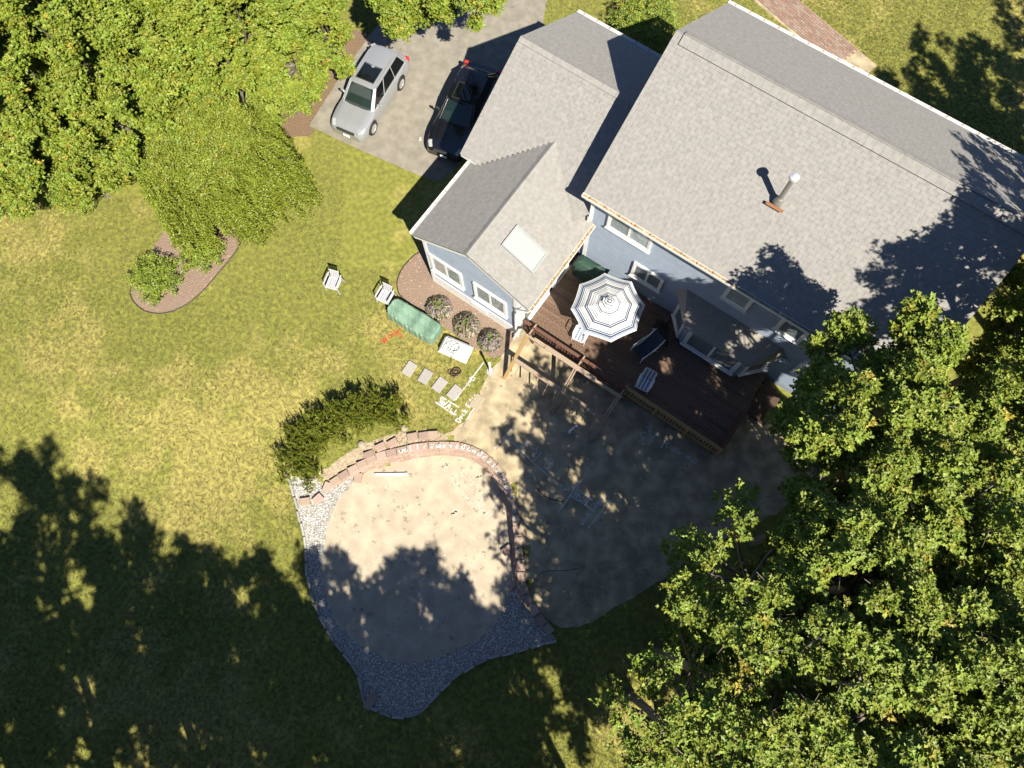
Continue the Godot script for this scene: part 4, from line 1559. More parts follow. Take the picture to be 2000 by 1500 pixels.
	for i in 4:
		for k in 8:
			var v := []
			var w := []
			for e in [[i, k], [i + 1, k], [i + 1, k + 1], [i, k + 1]]:
				v.append(grid[e[0]][e[1]])
				var du: Vector3 = grid[mini(e[0] + 1, 4)][e[1]] - grid[maxi(e[0] - 1, 0)][e[1]]
				var dv: Vector3 = grid[e[0]][mini(e[1] + 1, 8)] - grid[e[0]][maxi(e[1] - 1, 0)]
				var q := du.cross(dv).normalized()
				w.append(q if q.y > 0 else -q)
			roof.tri_n(v[0], v[1], v[2], w[0], w[1], w[2]); roof.tri_n(v[0], v[2], v[3], w[0], w[2], w[3])
	# rim of the roof
	for i in 4:
		for k in [0, 8]:
			roof.out_quad(Vector3(core.x, ry - 0.03, 0), grid[i][k], grid[i + 1][k], grid[i + 1][k] - Vector3(0, 0.05, 0), grid[i][k] - Vector3(0, 0.05, 0))
	for k in 8:
		for i in [0, 4]:
			roof.out_quad(Vector3(core.x, ry - 0.03, 0), grid[i][k], grid[i][k + 1], grid[i][k + 1] - Vector3(0, 0.05, 0), grid[i][k] - Vector3(0, 0.05, 0))
	var rf := obj("roof", roof, p.paint, o)
	var sr := Shape.new()
	sr.soft_box(Vector3(lerpf(c.f1, c.r1, 0.3), ry + 0.022, 0), Vector3(0.78, 0.02, 0.82), 0.009)
	obj("sunroof", sr, M.car_glass_dark, rf)
	sr = Shape.new()
	for e in [[0.0, 0.43, 0.86, 0.03], [0.0, -0.43, 0.86, 0.03], [0.41, 0.0, 0.03, 0.83], [-0.41, 0.0, 0.03, 0.83]]:
		sr.box(Vector3(lerpf(c.f1, c.r1, 0.3) + e[0], ry + 0.023, e[1]), Vector3(e[2], 0.022, e[3]))
	obj("sunroof_seal", sr, M.tyre, rf)
	if p.rails:
		for sg in [1.0, -1.0]:
			var rl := Shape.new()
			rl.tube([Vector3(c.f1 - 0.25, ry, sg * tw * 0.93), Vector3(c.f1 - 0.4, ry + 0.055, sg * tw * 0.93), Vector3(c.r1 + 0.45, ry + 0.055, sg * tw * 0.93), Vector3(c.r1 + 0.3, ry, sg * tw * 0.93)], 0.016, 6)
			obj("roof_rail", rl, p.rail_paint, rf)
	# wheels
	for ax in axles:
		for sg in [1.0, -1.0]:
			var wb := Basis(Vector3.RIGHT, PI / 2 * sg)
			var tyre := Shape.new()
			tyre.lathe(Vector3(ax, wr, sg * (W - 0.21)), [[wr * 0.6, 0.0], [wr * 0.93, 0.0], [wr, 0.03], [wr, 0.16], [wr * 0.93, 0.19], [wr * 0.66, 0.2], [wr * 0.62, 0.17]], 24, wb)
			var wh := obj("wheel", tyre, M.tyre, o)
			var rim := Shape.new()
			rim.lathe(Vector3(ax, wr, sg * (W - 0.21)), [[wr * 0.62, 0.17], [wr * 0.66, 0.195], [wr * 0.6, 0.19], [wr * 0.56, 0.12], [0.0, 0.12]], 24, wb)
			for q in 5:
				var a := q * TAU / 5
				var d := Vector3(cos(a), sin(a), 0)
				var bb := Basis(d, d.cross(Vector3(0, 0, -1)), Vector3(0, 0, 1))
				rim.box(Vector3(ax, wr, sg * (W - 0.045)) + d * wr * 0.32, Vector3(wr * 0.58, 0.07, 0.03), bb)
			obj("rim", rim, M.alloy, wh)
	# lamps, grille, plate, mirrors, handles
	for sg in [1.0, -1.0]:
		var hl := Shape.new()
		hl.soft_box(Vector3(L / 2 - 0.22, p.hood * 0.86, sg * W * 0.72), Vector3(0.34, 0.09, 0.2), 0.045, Basis(Vector3.UP, sg * 0.42) * Basis(Vector3.BACK, -0.35))
		obj("headlight", hl, M.lamp_glass, o)
		var tlm := Shape.new()
		tlm.soft_box(Vector3(-L / 2 + 0.1, p.tail_height * 0.95, sg * W * 0.84), Vector3(0.16, 0.26, 0.2), 0.04)
		obj("tail_light", tlm, M.tail_red, o)
		var mi := Shape.new()
		mi.soft_box(Vector3(c.f0 - 0.42, by + 0.12, sg * (W + 0.06)), Vector3(0.1, 0.14, 0.2), 0.04)
		mi.box(Vector3(c.f0 - 0.4, by + 0.06, sg * (W * 0.95)), Vector3(0.06, 0.05, 0.14))
		obj("door_mirror", mi, p.paint if p.rails else M.tyre, o)
		for e in [0.1, -0.75]:
			var hd := Shape.new()
			hd.soft_box(Vector3(core.x + e, by - 0.1, sg * (W + 0.005)), Vector3(0.18, 0.03, 0.03), 0.008)
			obj("door_handle", hd, p.paint, o)
	var gr := Shape.new()
	gr.soft_box(Vector3(L / 2 - 0.035, p.hood * 0.74, 0), Vector3(0.1, 0.16, W * 1.0), 0.03, Basis(Vector3.BACK, -0.3))
	var go := obj("grille", gr, M.tyre, o)
	gr = Shape.new()
	gr.soft_box(Vector3(L / 2 + 0.012, p.hood * 0.77, 0), Vector3(0.03, 0.025, W * 0.95), 0.01)
	obj("grille_bar", gr, M.alloy, go)
	gr = Shape.new()
	gr.soft_box(Vector3(L / 2 + 0.01, p.hood * 0.46, 0), Vector3(0.03, 0.12, 0.32), 0.008)
	obj("number_plate", gr, M.white_plastic, o)
	gr = Shape.new()
	for e in [0.12, -0.3]:
		gr.tube([Vector3(c.f0 - 0.02, by + 0.035, -0.55 + (0.6 if e > 0 else 0.0)), Vector3(c.f0 - 0.06, by + 0.05, -0.05 + (0.62 if e > 0 else 0.0))], 0.01, 4)
	obj("wiper", gr, M.tyre, o)

func build_cars():
	var front := Vector3(-6.751, 0, -20.338)
	var rear := Vector3(-4.729, 1, -24.038)
	var d := Vector3(front.x - rear.x, 0, front.z - rear.z).normalized()
	var at := Vector3(-5.711, 0.8, -21.783)
	at.y = 0.006
	build_car("parked_car", "silver estate car with a sunroof parked at the driveway's edge", at, atan2(-d.z, d.x), {
		length = 4.55, width = 1.8, belt = 1.0, hood = 0.96, roof = 1.62, wheel = 0.34, axles = [1.38, -1.25],
		cowl = 0.29, tail_from = 0.9, tail_height = 0.94, rails = true, rail_paint = M.silver, paint = M.silver,
		cabin = {f0 = 1.05, f1 = 0.32, r0 = -2.1, r1 = -1.78}})
	front = Vector3(-2.456, 0.5, -18.684)
	rear = Vector3(-0.606, 1, -22.76)
	d = Vector3(front.x - rear.x, 0, front.z - rear.z).normalized()
	at = Vector3(-1.538, 0.8, -20.622)
	at.y = 0.006
	build_car("parked_car", "black car parked in the shadow beside the garage", at, atan2(-d.z, d.x), {
		length = 4.7, width = 1.85, belt = 0.98, hood = 0.92, roof = 1.5, wheel = 0.34, axles = [1.42, -1.36],
		cowl = 0.31, tail_from = 0.86, tail_height = 0.9, rails = false, rail_paint = M.black_paint, paint = M.black_paint,
		cabin = {f0 = 0.98, f1 = 0.2, r0 = -2.05, r1 = -1.5}})

# ---------------------------------------------------------------- yard things
func plastic_chair() -> Node3D:
	# moulded armchair; faces +z
	var o := thing("plastic_chair", "", "chair")
	for q in 5:
		var s := Shape.new()
		s.soft_box(Vector3(-0.176 + q * 0.088, 0.41 - (0.01 if q in [1, 2, 3] else 0.0), 0.02), Vector3(0.075, 0.022, 0.46), 0.008)
		obj("seat_slat", s, M.grey_plastic, o)
	var fr := Shape.new()
	fr.soft_box(Vector3(0, 0.4, 0.26), Vector3(0.52, 0.05, 0.06), 0.018)
	fr.soft_box(Vector3(0, 0.4, -0.22), Vector3(0.5, 0.04, 0.05), 0.015)
	for k in [-1, 1]:
		fr.soft_box(Vector3(k * 0.25, 0.4, 0.02), Vector3(0.05, 0.05, 0.5), 0.015)
	obj("seat_frame", fr, M.grey_plastic, o)
	var y := Vector3(0, 0.48, -0.13).normalized()
	var tb := Basis(Vector3.RIGHT, y, Vector3.RIGHT.cross(y))
	for q in 5:
		var s := Shape.new()
		s.soft_box(Vector3(-0.168 + q * 0.084, 0.64, -0.29), Vector3(0.07, 0.46, 0.018), 0.006, tb)
		obj("back_slat", s, M.grey_plastic, o)
	var s := Shape.new()
	s.soft_box(Vector3(0, 0.87, -0.355), Vector3(0.46, 0.07, 0.035), 0.014, tb)
	obj("top_rail", s, M.grey_plastic, o)
	for k in [-1, 1]:
		s = Shape.new()
		s.soft_box(Vector3(k * 0.29, 0.64, 0.0), Vector3(0.075, 0.03, 0.52), 0.012)
		s.soft_box(Vector3(k * 0.275, 0.65, -0.28), Vector3(0.05, 0.05, 0.1), 0.012)
		obj("armrest", s, M.grey_plastic, o)
		for e in [[0.24, 0.29], [-0.24, -0.33]]:
			s = Shape.new()
			s.tube([Vector3(k * 0.285, 0.63, e[0]), Vector3(k * 0.29, 0.3, lerpf(e[0], e[1], 0.4)), Vector3(k * 0.31, 0.0, e[1])], [0.026, 0.026, 0.02], 6)
			obj("leg", s, M.grey_plastic, o)
	return o

func build_yard_things():
	var c := plastic_chair()
	var at := Vector3(-7.256, 0, -12.711)
	# both look away from the house towards the lower lawn
	place(c, at, -0.35, "pale grey plastic armchair standing alone on the open lawn", "plastic chairs on the lawn")
	var c2 := twin(c, "plastic_chair")
	place(c2, Vector3(-5.081, 0, -11.984), -0.5, "pale grey plastic armchair beside the green covered lounger", "plastic chairs on the lawn")

	# lounger under a green cover
	var a := Vector3(-4.737, 0, -11.502)
	var b := Vector3(-3.04, 0, -10.269)
	var d := (b - a).normalized()
	var o := thing("covered_lounger", "long low lounger under a faded green cover on the grass", "lounger", (a + b) / 2, atan2(-d.z, d.x))
	o.position.y = land(o.position.x, o.position.z)
	var len := (b - a).length()
	var s := Shape.new()
	var nx := 22
	var rows := []
	var top_at := func(x: float) -> float: return 0.5 + 0.03 * sin(x * 9.0) + (0.05 * smoothstep(0.3, 1.0, absf(x))) - 0.03 * exp(-x * x * 60)
	for i in nx + 1:
		var u := i / float(nx) * 2.0 - 1.0
		var x := u * len * 0.56
		var end := clampf((1.0 - absf(u)) / 0.14, 0.0, 1.0)
		var w: float = (0.26 + 0.14 * sqrt(1 - pow(1 - end, 2))) * (1.0 + 0.05 * sin(u * 3.0 + 1.0)) * 1.05
		var t: float = top_at.call(u)
		var row := []
		for e in [[-1.12, 0.0], [-1.08, 0.2], [-1.0, t - 0.06], [-0.86, t], [-0.4, t + 0.015], [0.0, t - 0.005], [0.4, t + 0.015], [0.86, t], [1.0, t - 0.06], [1.08, 0.2], [1.12, 0.0]]:
			var wav := 0.018 * sin(u * 40.0 + e[0] * 5) if absf(e[0]) > 0.9 else 0.006 * sin(u * 26.0 + e[0] * 9)
			row.append(Vector3(x, maxf(e[1] + (wav if e[1] > 0.1 else 0.0), 0.0), e[0] * w + (wav if absf(e[0]) > 0.9 else 0.0)))
		rows.append(row)
	for i in nx:
		for k in 10:
			s.quad(rows[i][k], rows[i][k + 1], rows[i + 1][k + 1], rows[i + 1][k])
	for e in [0, nx]:
		for k in 10:
			s.out_tri(Vector3.ZERO, Vector3(rows[e][5].x * 1.01, 0.15, 0), rows[e][k], rows[e][k + 1])
	obj("cover", s, M.tarp_pale, o)
	# wheels and feet peep out below
	for k in [-1, 1]:
		s = Shape.new()
		s.lathe(Vector3(-len * 0.45, 0.1, k * 0.3), [[0.0, -0.02], [0.1, -0.02], [0.1, 0.02], [0.0, 0.02]], 14, Basis(Vector3.RIGHT, PI / 2))
		obj("wheel", s, M.tyre, o)

	# white cushion box with hose
	a = Vector3(-2.835, 0, -9.899)
	b = Vector3(-1.626, 0, -9.277)
	d = (b - a).normalized()
	o = thing("cushion_stack", "thick white outdoor cushion lying on the grass by the flower bed", "cushion", (a + b) / 2, atan2(-d.z, d.x))
	s = Shape.new()
	s.soft_box(Vector3(0, 0.2, 0), Vector3(1.22, 0.36, 0.72), 0.09)
	obj("cushion", s, M.white_cloth, o)
	s = Shape.new()
	s.soft_box(Vector3(0.0, 0.1, 0), Vector3(1.27, 0.03, 0.77), 0.012)
	obj("piping", s, M.white_cloth, o)
	var hose := thing("garden_hose", "thin green hose tangled over the white cushion", "hose", o.position, o.rotation.y)
	s = Shape.new()
	var path := []
	for i in 90:
		var t := i / 89.0 * TAU * 3.3
		path.append(Vector3(-0.18 + 0.22 * sin(t * 0.37) + 0.17 * cos(t), 0.392 + 0.008 * (i % 3), 0.24 * sin(t) + 0.08 * sin(t * 0.53)))
	path.append_array([Vector3(0.1, 0.4, 0.34), Vector3(0.02, 0.36, 0.4), Vector3(0.0, 0.1, 0.44), Vector3(0.05, 0.03, 0.56), Vector3(-0.1, 0.02, 0.66), Vector3(-0.26, 0.02, 0.6)])
	s.tube(path, 0.009, 5)
	obj("coil", s, M.hose_green, hose)

	# coil of dark hose on the grass
	o = thing("coiled_cable", "small dark brown coil of cable lying on the grass", "cable", Vector3(-2.338, 0, -8.632))
	for q in 4:
		s = Shape.new()
		path = []
		for i in 25:
			var t := i / 24.0 * TAU
			path.append(Vector3(cos(t) * (0.13 + q * 0.015) + [-0.12, 0.1, 0.02, 0.12][q], 0.03 + q * 0.025, sin(t) * (0.1 + 0.01 * q) + [-0.04, 0.03, 0.06, -0.02][q]))
		s.tube(path, 0.022, 6, false)
		obj("loop", s, M.cable_brown, o)

	# white post on a round footing
	o = thing("white_post", "short white post on a round concrete footing near the flower bed", "post", Vector3(-0.852, 0, -8.597))
	s = Shape.new()
	s.lathe(Vector3.ZERO, [[0.0, 0.05], [0.17, 0.045], [0.18, 0.02], [0.18, -0.1]], 20)
	obj("footing", s, M.concrete, o)
	s = Shape.new()
	s.lathe(Vector3(0, 0.04, 0), [[0.045, 0.0], [0.045, 1.0], [0.055, 1.0], [0.055, 1.05], [0.0, 1.06]], 14)
	obj("pipe", s, M.white_plastic, o)

	# stepping stones
	var meshes := []
	for q in 3:
		s = Shape.new()
		s.col = [Color(1, 1, 1), Color(0.93, 0.93, 0.95), Color(1.04, 1.03, 1.0)][q]
		s.soft_box(Vector3(0, 0.02, 0), Vector3(0.6, 0.06, 0.42), 0.012)
		meshes.append(s.mesh())
	var i := 0
	for p in [Vector3(-4.159, 0, -8.882), Vector3(-3.513, 0, -8.519), Vector3(-2.935, 0, -8.14), Vector3(-2.34, 0, -7.785)]:
		var st := obj("stepping_stone", meshes[i % 3], M.concrete, self, p + Vector3(0, 0.02, 0), [0.98, 1.0, 0.9, 0.86][i])
		tag(st, ["stepping stone farthest from the white post in the short row", "second stepping stone from the open lawn end of the row", "third stepping stone from the open lawn end of the row", "stepping stone crossed by the white painted line"][i], "stepping stone", "grey stepping stones in the grass")
		i += 1
	var st5 := obj("stepping_stone", meshes[0], M.concrete_tan, self, Vector3(-1.441, 0, -7.351) + Vector3(0, 0.0, 0), 0.95)
	tag(st5, "sunken sandy stepping stone at the edge of the bare earth", "stepping stone", "grey stepping stones in the grass")

	# pipe in the sand
	a = Vector3(-5.688, -0.6, -4.709)
	b = Vector3(-4.371, -0.6, -4.663)
	a.y += 0.05; b.y += 0.05
	s = Shape.new()
	s.tube([a, b], 0.055, 14)
	o = thing("plastic_pipe", "length of white plastic pipe lying in the sand circle", "pipe")
	obj("barrel", s, M.white_plastic, o)
	s = Shape.new()
	s.tube([b - (b - a) * 0.06, b], 0.066, 14)
	obj("socket", s, M.white_plastic, o)

	# hoses and wires on the earth
	var lines := [
		[[Vector2(0.383, -0.036), Vector2(0.476, -0.329), Vector2(0.72, -0.541), Vector2(1.093, -0.616), Vector2(1.674, -0.607), Vector2(2.162, -0.658)], "thin black hose curling off the block wall onto the earth", 0.012],
		[[Vector2(5.003, -4.295), Vector2(4.667, -3.729), Vector2(4.442, -3.045), Vector2(4.367, -2.461)], "thin dark wire lying on the earth under the golden railing", 0.009],
		[[Vector2(0.79, -3.725), Vector2(1.013, -3.455), Vector2(1.36, -3.279), Vector2(1.752, -3.181)], "short dark strap lying on the shaded earth by the painted line", 0.02]]
	for l in lines:
		s = Shape.new()
		path = []
		for p in curve(l[0], 0.12): path.append(on_land(p, l[2]))
		s.tube(path, l[2], 5)
		tag(obj("garden_hose", s, M.dark_plastic), l[1], "hose")
	# white tap pipe on the earth
	o = thing("pipe_elbow", "small bent white pipe standing out of the shaded earth", "pipe", Vector3(2.312, 0, -5.994))
	s = Shape.new()
	s.tube([Vector3(-0.12, 0.0, 0.1), Vector3(-0.1, 0.08, 0.06), Vector3(0.05, 0.1, -0.08), Vector3(0.16, 0.09, -0.14), Vector3(0.24, 0.03, -0.06)], [0.06, 0.055, 0.035, 0.03, 0.025], 8)
	obj("pipe", s, M.white_plastic, o)
	# litter on the driveway
	o = thing("paper_cup", "crushed white paper cup on the driveway between the cars", "cup", Vector3(-3.572, 0, -19.776))
	s = Shape.new()
	s.lathe(Vector3(0, 0.05, 0), [[0.0, 0.0], [0.04, 0.0], [0.05, 0.13], [0.045, 0.13], [0.0, 0.02]], 10, Basis(Vector3.RIGHT, 1.4))
	obj("cup", s, M.white_plastic, o)

	build_wall()
	build_marks()
	build_bed_plants()

# ---------------------------------------------------------------- curved block wall and edging
func block_mesh(l: float, h: float, d: float, seed_: int) -> ArrayMesh:
	var r := RandomNumberGenerator.new()
	r.seed = seed_
	var s := Shape.new()
	var k := 0.86 + r.randf() * 0.28
	s.col = Color(0.56 * k, 0.39 * k + r.randf_range(-0.01, 0.03), 0.32 * k + r.randf_range(-0.01, 0.03))
	s.soft_box(Vector3.ZERO, Vector3(l, h, d), 0.012)
	return s.mesh()

func build_wall():
	var w := thing("block_wall", "curved low wall of salmon concrete blocks round the sand circle", "wall")
	var variants := []
	for q in 6: variants.append(block_mesh(0.4, 0.148, 0.3, 40 + q))
	var line := curve(Array(wall_line), 0.41)
	for k in 5:
		var off := 0.0 if k % 2 == 0 else 0.2
		for i in line.size() - 1:
			var a := line[i]
			var b := line[i + 1]
			var d := (b - a).normalized()
			var inward := Vector2(-d.y, d.x)   # towards the sand
			if inward.dot(Vector2(-3.5, -1) - a) < 0: inward = -inward
			var m := (a + b) / 2 + d * off
			var out := m - inward * 0.35
			var u := land(out.x, out.y)
			var top := u + 0.1
			var y := top - 0.075 - k * 0.15
			if y < LOW - 0.05: continue
			var p := m + inward * (0.05 + 0.04 * k + rng.randf_range(-0.012, 0.012))
			var o := obj("block", variants[rng.randi() % 6], M.block, w, Vector3(p.x, y, p.y), atan2(-d.y, d.x) + rng.randf_range(-0.03, 0.03))
			if k == 0: o.rotation.x = rng.randf_range(-0.03, 0.03)
	# loose blocks
	var spots := [[Vector3(-3.612, 0, -6.05), 0.1, "on the grass edge behind the wall, middle of three"], [Vector3(-4.062, 0, -6.032), 0.15, "on the grass edge behind the wall, nearest the juniper"], [Vector3(-3.244, 0, -6.073), 0.0, "on the grass edge behind the wall, nearest the bare earth"],
		[Vector3(-4.84, 0, -5.822), 0.5, "under the juniper's tip behind the wall"], [Vector3(-5.33, -0.005, -5.683), 0.4, "beside the round stone behind the wall"], [Vector3(-5.798, -0.112, -5.417), 0.35, "leaning behind the wall near the juniper"],
		[Vector3(-6.346, -0.6, -4.598), 1.4, "standing at the edge of the sand next to the white pipe"], [Vector3(-7.931, -0.6, -3.839), 0.7, "tilted in the gravel by the lawn edge"], [Vector3(-8.439, -0.6, -3.764), 0.1, "half buried in the gravel at the lawn edging"], [Vector3(-7.573, -0.6, -4.29), 1.2, "at the gravel end of the wall"],
		[Vector3(-0.527, -0.6, -1.482), 0.6, "fallen into the sand below the wall"], [Vector3(-0.388, -0.6, -0.226), 0.8, "lying in the gravel below the wall's end"], [Vector3(-5.73, -0.6, 3.585), 0.5, "in the gravel near the lowest bend of the edging"], [Vector3(-5.843, -0.6, 3.755), 0.9, "against the edging at its lowest bend"]]
	for q in spots:
		var p: Vector3 = q[0]
		var o := obj("loose_block", variants[rng.randi() % 6], M.block, self, p + Vector3(0, 0.07, 0), q[1])
		o.rotation.x = rng.randf_range(-0.12, 0.12)
		tag(o, "loose salmon block " + q[2], "block", "loose blocks round the wall")
	# round stones by the juniper
	for q in [[Vector3(-4.387, 0, -6.425), "pale round stone at the tip of the juniper hedge"], [Vector3(-6.129, -0.11, -5.869), "pale round stone in the hollow of the juniper hedge"]]:
		var s := Shape.new()
		s.col = Color(0.5, 0.43, 0.33)
		s.lathe(Vector3.ZERO, [[0.0, -0.06], [0.11, -0.04], [0.15, 0.03], [0.12, 0.1], [0.05, 0.14], [0.0, 0.145]], 14)
		tag(obj("stone", s, M.stone, self, q[0]), q[1], "stone")
	# edging stones along the gravel
	var e := thing("stone_edging", "low grey stone edging between the gravel and the lawn", "edging")
	var ev := []
	for q in 4:
		var s := Shape.new()
		var g: float = [0.52, 0.58, 0.46, 0.62][q]
		s.col = Color(g, g * 0.98, g * 0.94)
		s.soft_box(Vector3.ZERO, Vector3(0.5, 0.14, 0.085), 0.014)
		ev.append(s.mesh())
	var el := curve(Array(edge_line), 0.52)
	for i in el.size() - 1:
		var d := (el[i + 1] - el[i]).normalized()
		var m := (el[i] + el[i + 1]) / 2
		var o := obj("edging_stone", ev[rng.randi() % 4], M.stone, e, Vector3(m.x + rng.randf_range(-0.02, 0.02), LOW + 0.045, m.y + rng.randf_range(-0.02, 0.02)), atan2(-d.y, d.x) + rng.randf_range(-0.06, 0.06))
		o.scale.x = rng.randf_range(0.85, 1.0)

# ---------------------------------------------------------------- spray paint on the ground
const GLYPH := {
	"W": [[[0, 1], [0.2, 0], [0.4, 0.8], [0.6, 0], [0.8, 1]]], "A": [[[0, 0], [0.35, 1], [0.7, 0]], [[0.12, 0.4], [0.58, 0.4]]],
	"L": [[[0, 1], [0, 0], [0.5, 0]]], "a": [[[0.5, 0.5], [0.2, 0.55], [0, 0.25], [0.2, 0], [0.5, 0.2], [0.5, 0.5], [0.55, 0]]],
	"l": [[[0, 1], [0, 0.1], [0.1, 0]]], "D": [[[0, 0], [0, 1], [0.45, 0.8], [0.55, 0.45], [0.35, 0.05], [0, 0]]],
	"e": [[[0, 0.3], [0.45, 0.35], [0.35, 0.6], [0.1, 0.55], [0, 0.25], [0.2, 0], [0.45, 0.1]]], "c": [[[0.45, 0.5], [0.2, 0.6], [0, 0.3], [0.2, 0], [0.45, 0.1]]],
	"k": [[[0, 1], [0, 0]], [[0.4, 0.6], [0.02, 0.3], [0.45, 0]]], "E": [[[0.5, 1], [0, 1], [0, 0], [0.5, 0]], [[0, 0.5], [0.4, 0.5]]],
	"d": [[[0.45, 1], [0.45, 0]], [[0.45, 0.4], [0.2, 0.55], [0, 0.25], [0.2, 0], [0.45, 0.2]]], "g": [[[0.45, 0.5], [0.2, 0.6], [0, 0.3], [0.2, 0.05], [0.45, 0.3], [0.45, -0.3], [0.1, -0.35]]],
	"w": [[[0, 0.6], [0.15, 0], [0.3, 0.45], [0.45, 0], [0.6, 0.6]]], "o": [[[0.2, 0.6], [0, 0.3], [0.2, 0], [0.42, 0.3], [0.2, 0.6]]],
	"r": [[[0, 0.6], [0, 0]], [[0, 0.4], [0.2, 0.6], [0.35, 0.55]]], "t": [[[0.2, 1], [0.2, 0.1], [0.35, 0]], [[0, 0.65], [0.4, 0.65]]],
	"i": [[[0, 0.6], [0, 0]], [[0, 0.8], [0.02, 0.86]]], "P": [[[0, 0], [0, 1], [0.4, 0.95], [0.5, 0.7], [0.4, 0.5], [0, 0.45]]], "n": [[[0, 0], [0, 0.6]], [[0, 0.4], [0.25, 0.6], [0.4, 0.4], [0.42, 0]]],
	"s": [[[0.4, 0.5], [0.15, 0.6], [0.05, 0.42], [0.38, 0.2], [0.25, 0], [0, 0.08]]], "6": [[[0.4, 0.95], [0.1, 0.6], [0, 0.25], [0.2, 0], [0.45, 0.2], [0.35, 0.48], [0.05, 0.35]]],
	"1": [[[0.1, 0.8], [0.25, 1], [0.25, 0]]], "5": [[[0.45, 1], [0.05, 1], [0, 0.55], [0.35, 0.6], [0.45, 0.3], [0.25, 0], [0, 0.1]]], "'": [[[0.05, 1], [0.0, 0.75]]], "-": [[[0, 0.45], [0.35, 0.45]]],
	"R": [[[0, 0], [0, 1], [0.4, 0.9], [0.42, 0.65], [0, 0.5], [0.5, 0]]], "4": [[[0.35, 0], [0.35, 1], [0, 0.35], [0.5, 0.35]]], "m": [[[0, 0], [0, 0.6]], [[0, 0.4], [0.2, 0.6], [0.3, 0.4], [0.3, 0]], [[0.3, 0.4], [0.5, 0.6], [0.6, 0.4], [0.6, 0]]], "v": [[[0, 0.6], [0.2, 0], [0.42, 0.6]]],
	"x": [[[0, 0.6], [0.4, 0]], [[0.4, 0.6], [0, 0]]], "*": [[[0, 0.2], [0.5, 0.85], [0.55, 0.1], [0, 0.65], [0.7, 0.6], [0, 0.2]]]}

# strokes of a word: foot of the first letter, direction of writing, direction of the letters' tops
func word(text: String, at: Vector2, along: Vector2, up: Vector2, size: float) -> Array:
	var out := []
	var x := 0.0
	for ch in text:
		if ch == " ":
			x += 0.5
			continue
		var wid := 0.0
		for stroke in GLYPH[ch]:
			var line := PackedVector2Array()
			for p in stroke:
				wid = maxf(wid, p[0])
				line.append(at + along * (x + p[0]) * size + up * p[1] * size)
			out.append(line)
		x += wid + 0.25
	return out

func paint(called: String, label: String, lines: Array, m: Material, width: float, grass: bool, lift := 0.03, level = null):
	var s := Shape.new()
	for l in lines:
		var pts := PackedVector2Array()
		for i in l.size() - 1:
			var n := maxi(1, int(l[i].distance_to(l[i + 1]) / 0.05))
			for q in n: pts.append(l[i].lerp(l[i + 1], q / float(n)) + Vector2(rng.randf_range(-0.006, 0.006), rng.randf_range(-0.006, 0.006)))
		pts.append(l[l.size() - 1])
		var prev := []
		for i in pts.size():
			var d := (pts[mini(i + 1, pts.size() - 1)] - pts[maxi(i - 1, 0)]).normalized()
			var side := Vector2(-d.y, d.x) * width * 0.5 * rng.randf_range(0.6, 1.25)
			var a := pts[i] + side
			var b := pts[i] - side
			var ha: float = (land(a.x, a.y) if level == null else level) + lift
			var hb: float = (land(b.x, b.y) if level == null else level) + lift
			var cur := [Vector3(a.x, ha, a.y), Vector3(b.x, hb, b.y)]
			if prev and rng.randf() < 0.93:
				s.out_quad((prev[0] + cur[1]) / 2 - Vector3(0, 1, 0), prev[0], prev[1], cur[1], cur[0])
			prev = cur
		if grass:
			var r := Rect2(l[0], Vector2.ZERO)
			for p in l: r = r.expand(p)
			paint_paths.append([l, width * 0.5 + 0.02, r.grow(0.2)])
	return tag(obj(called, s, m), label, "marking")

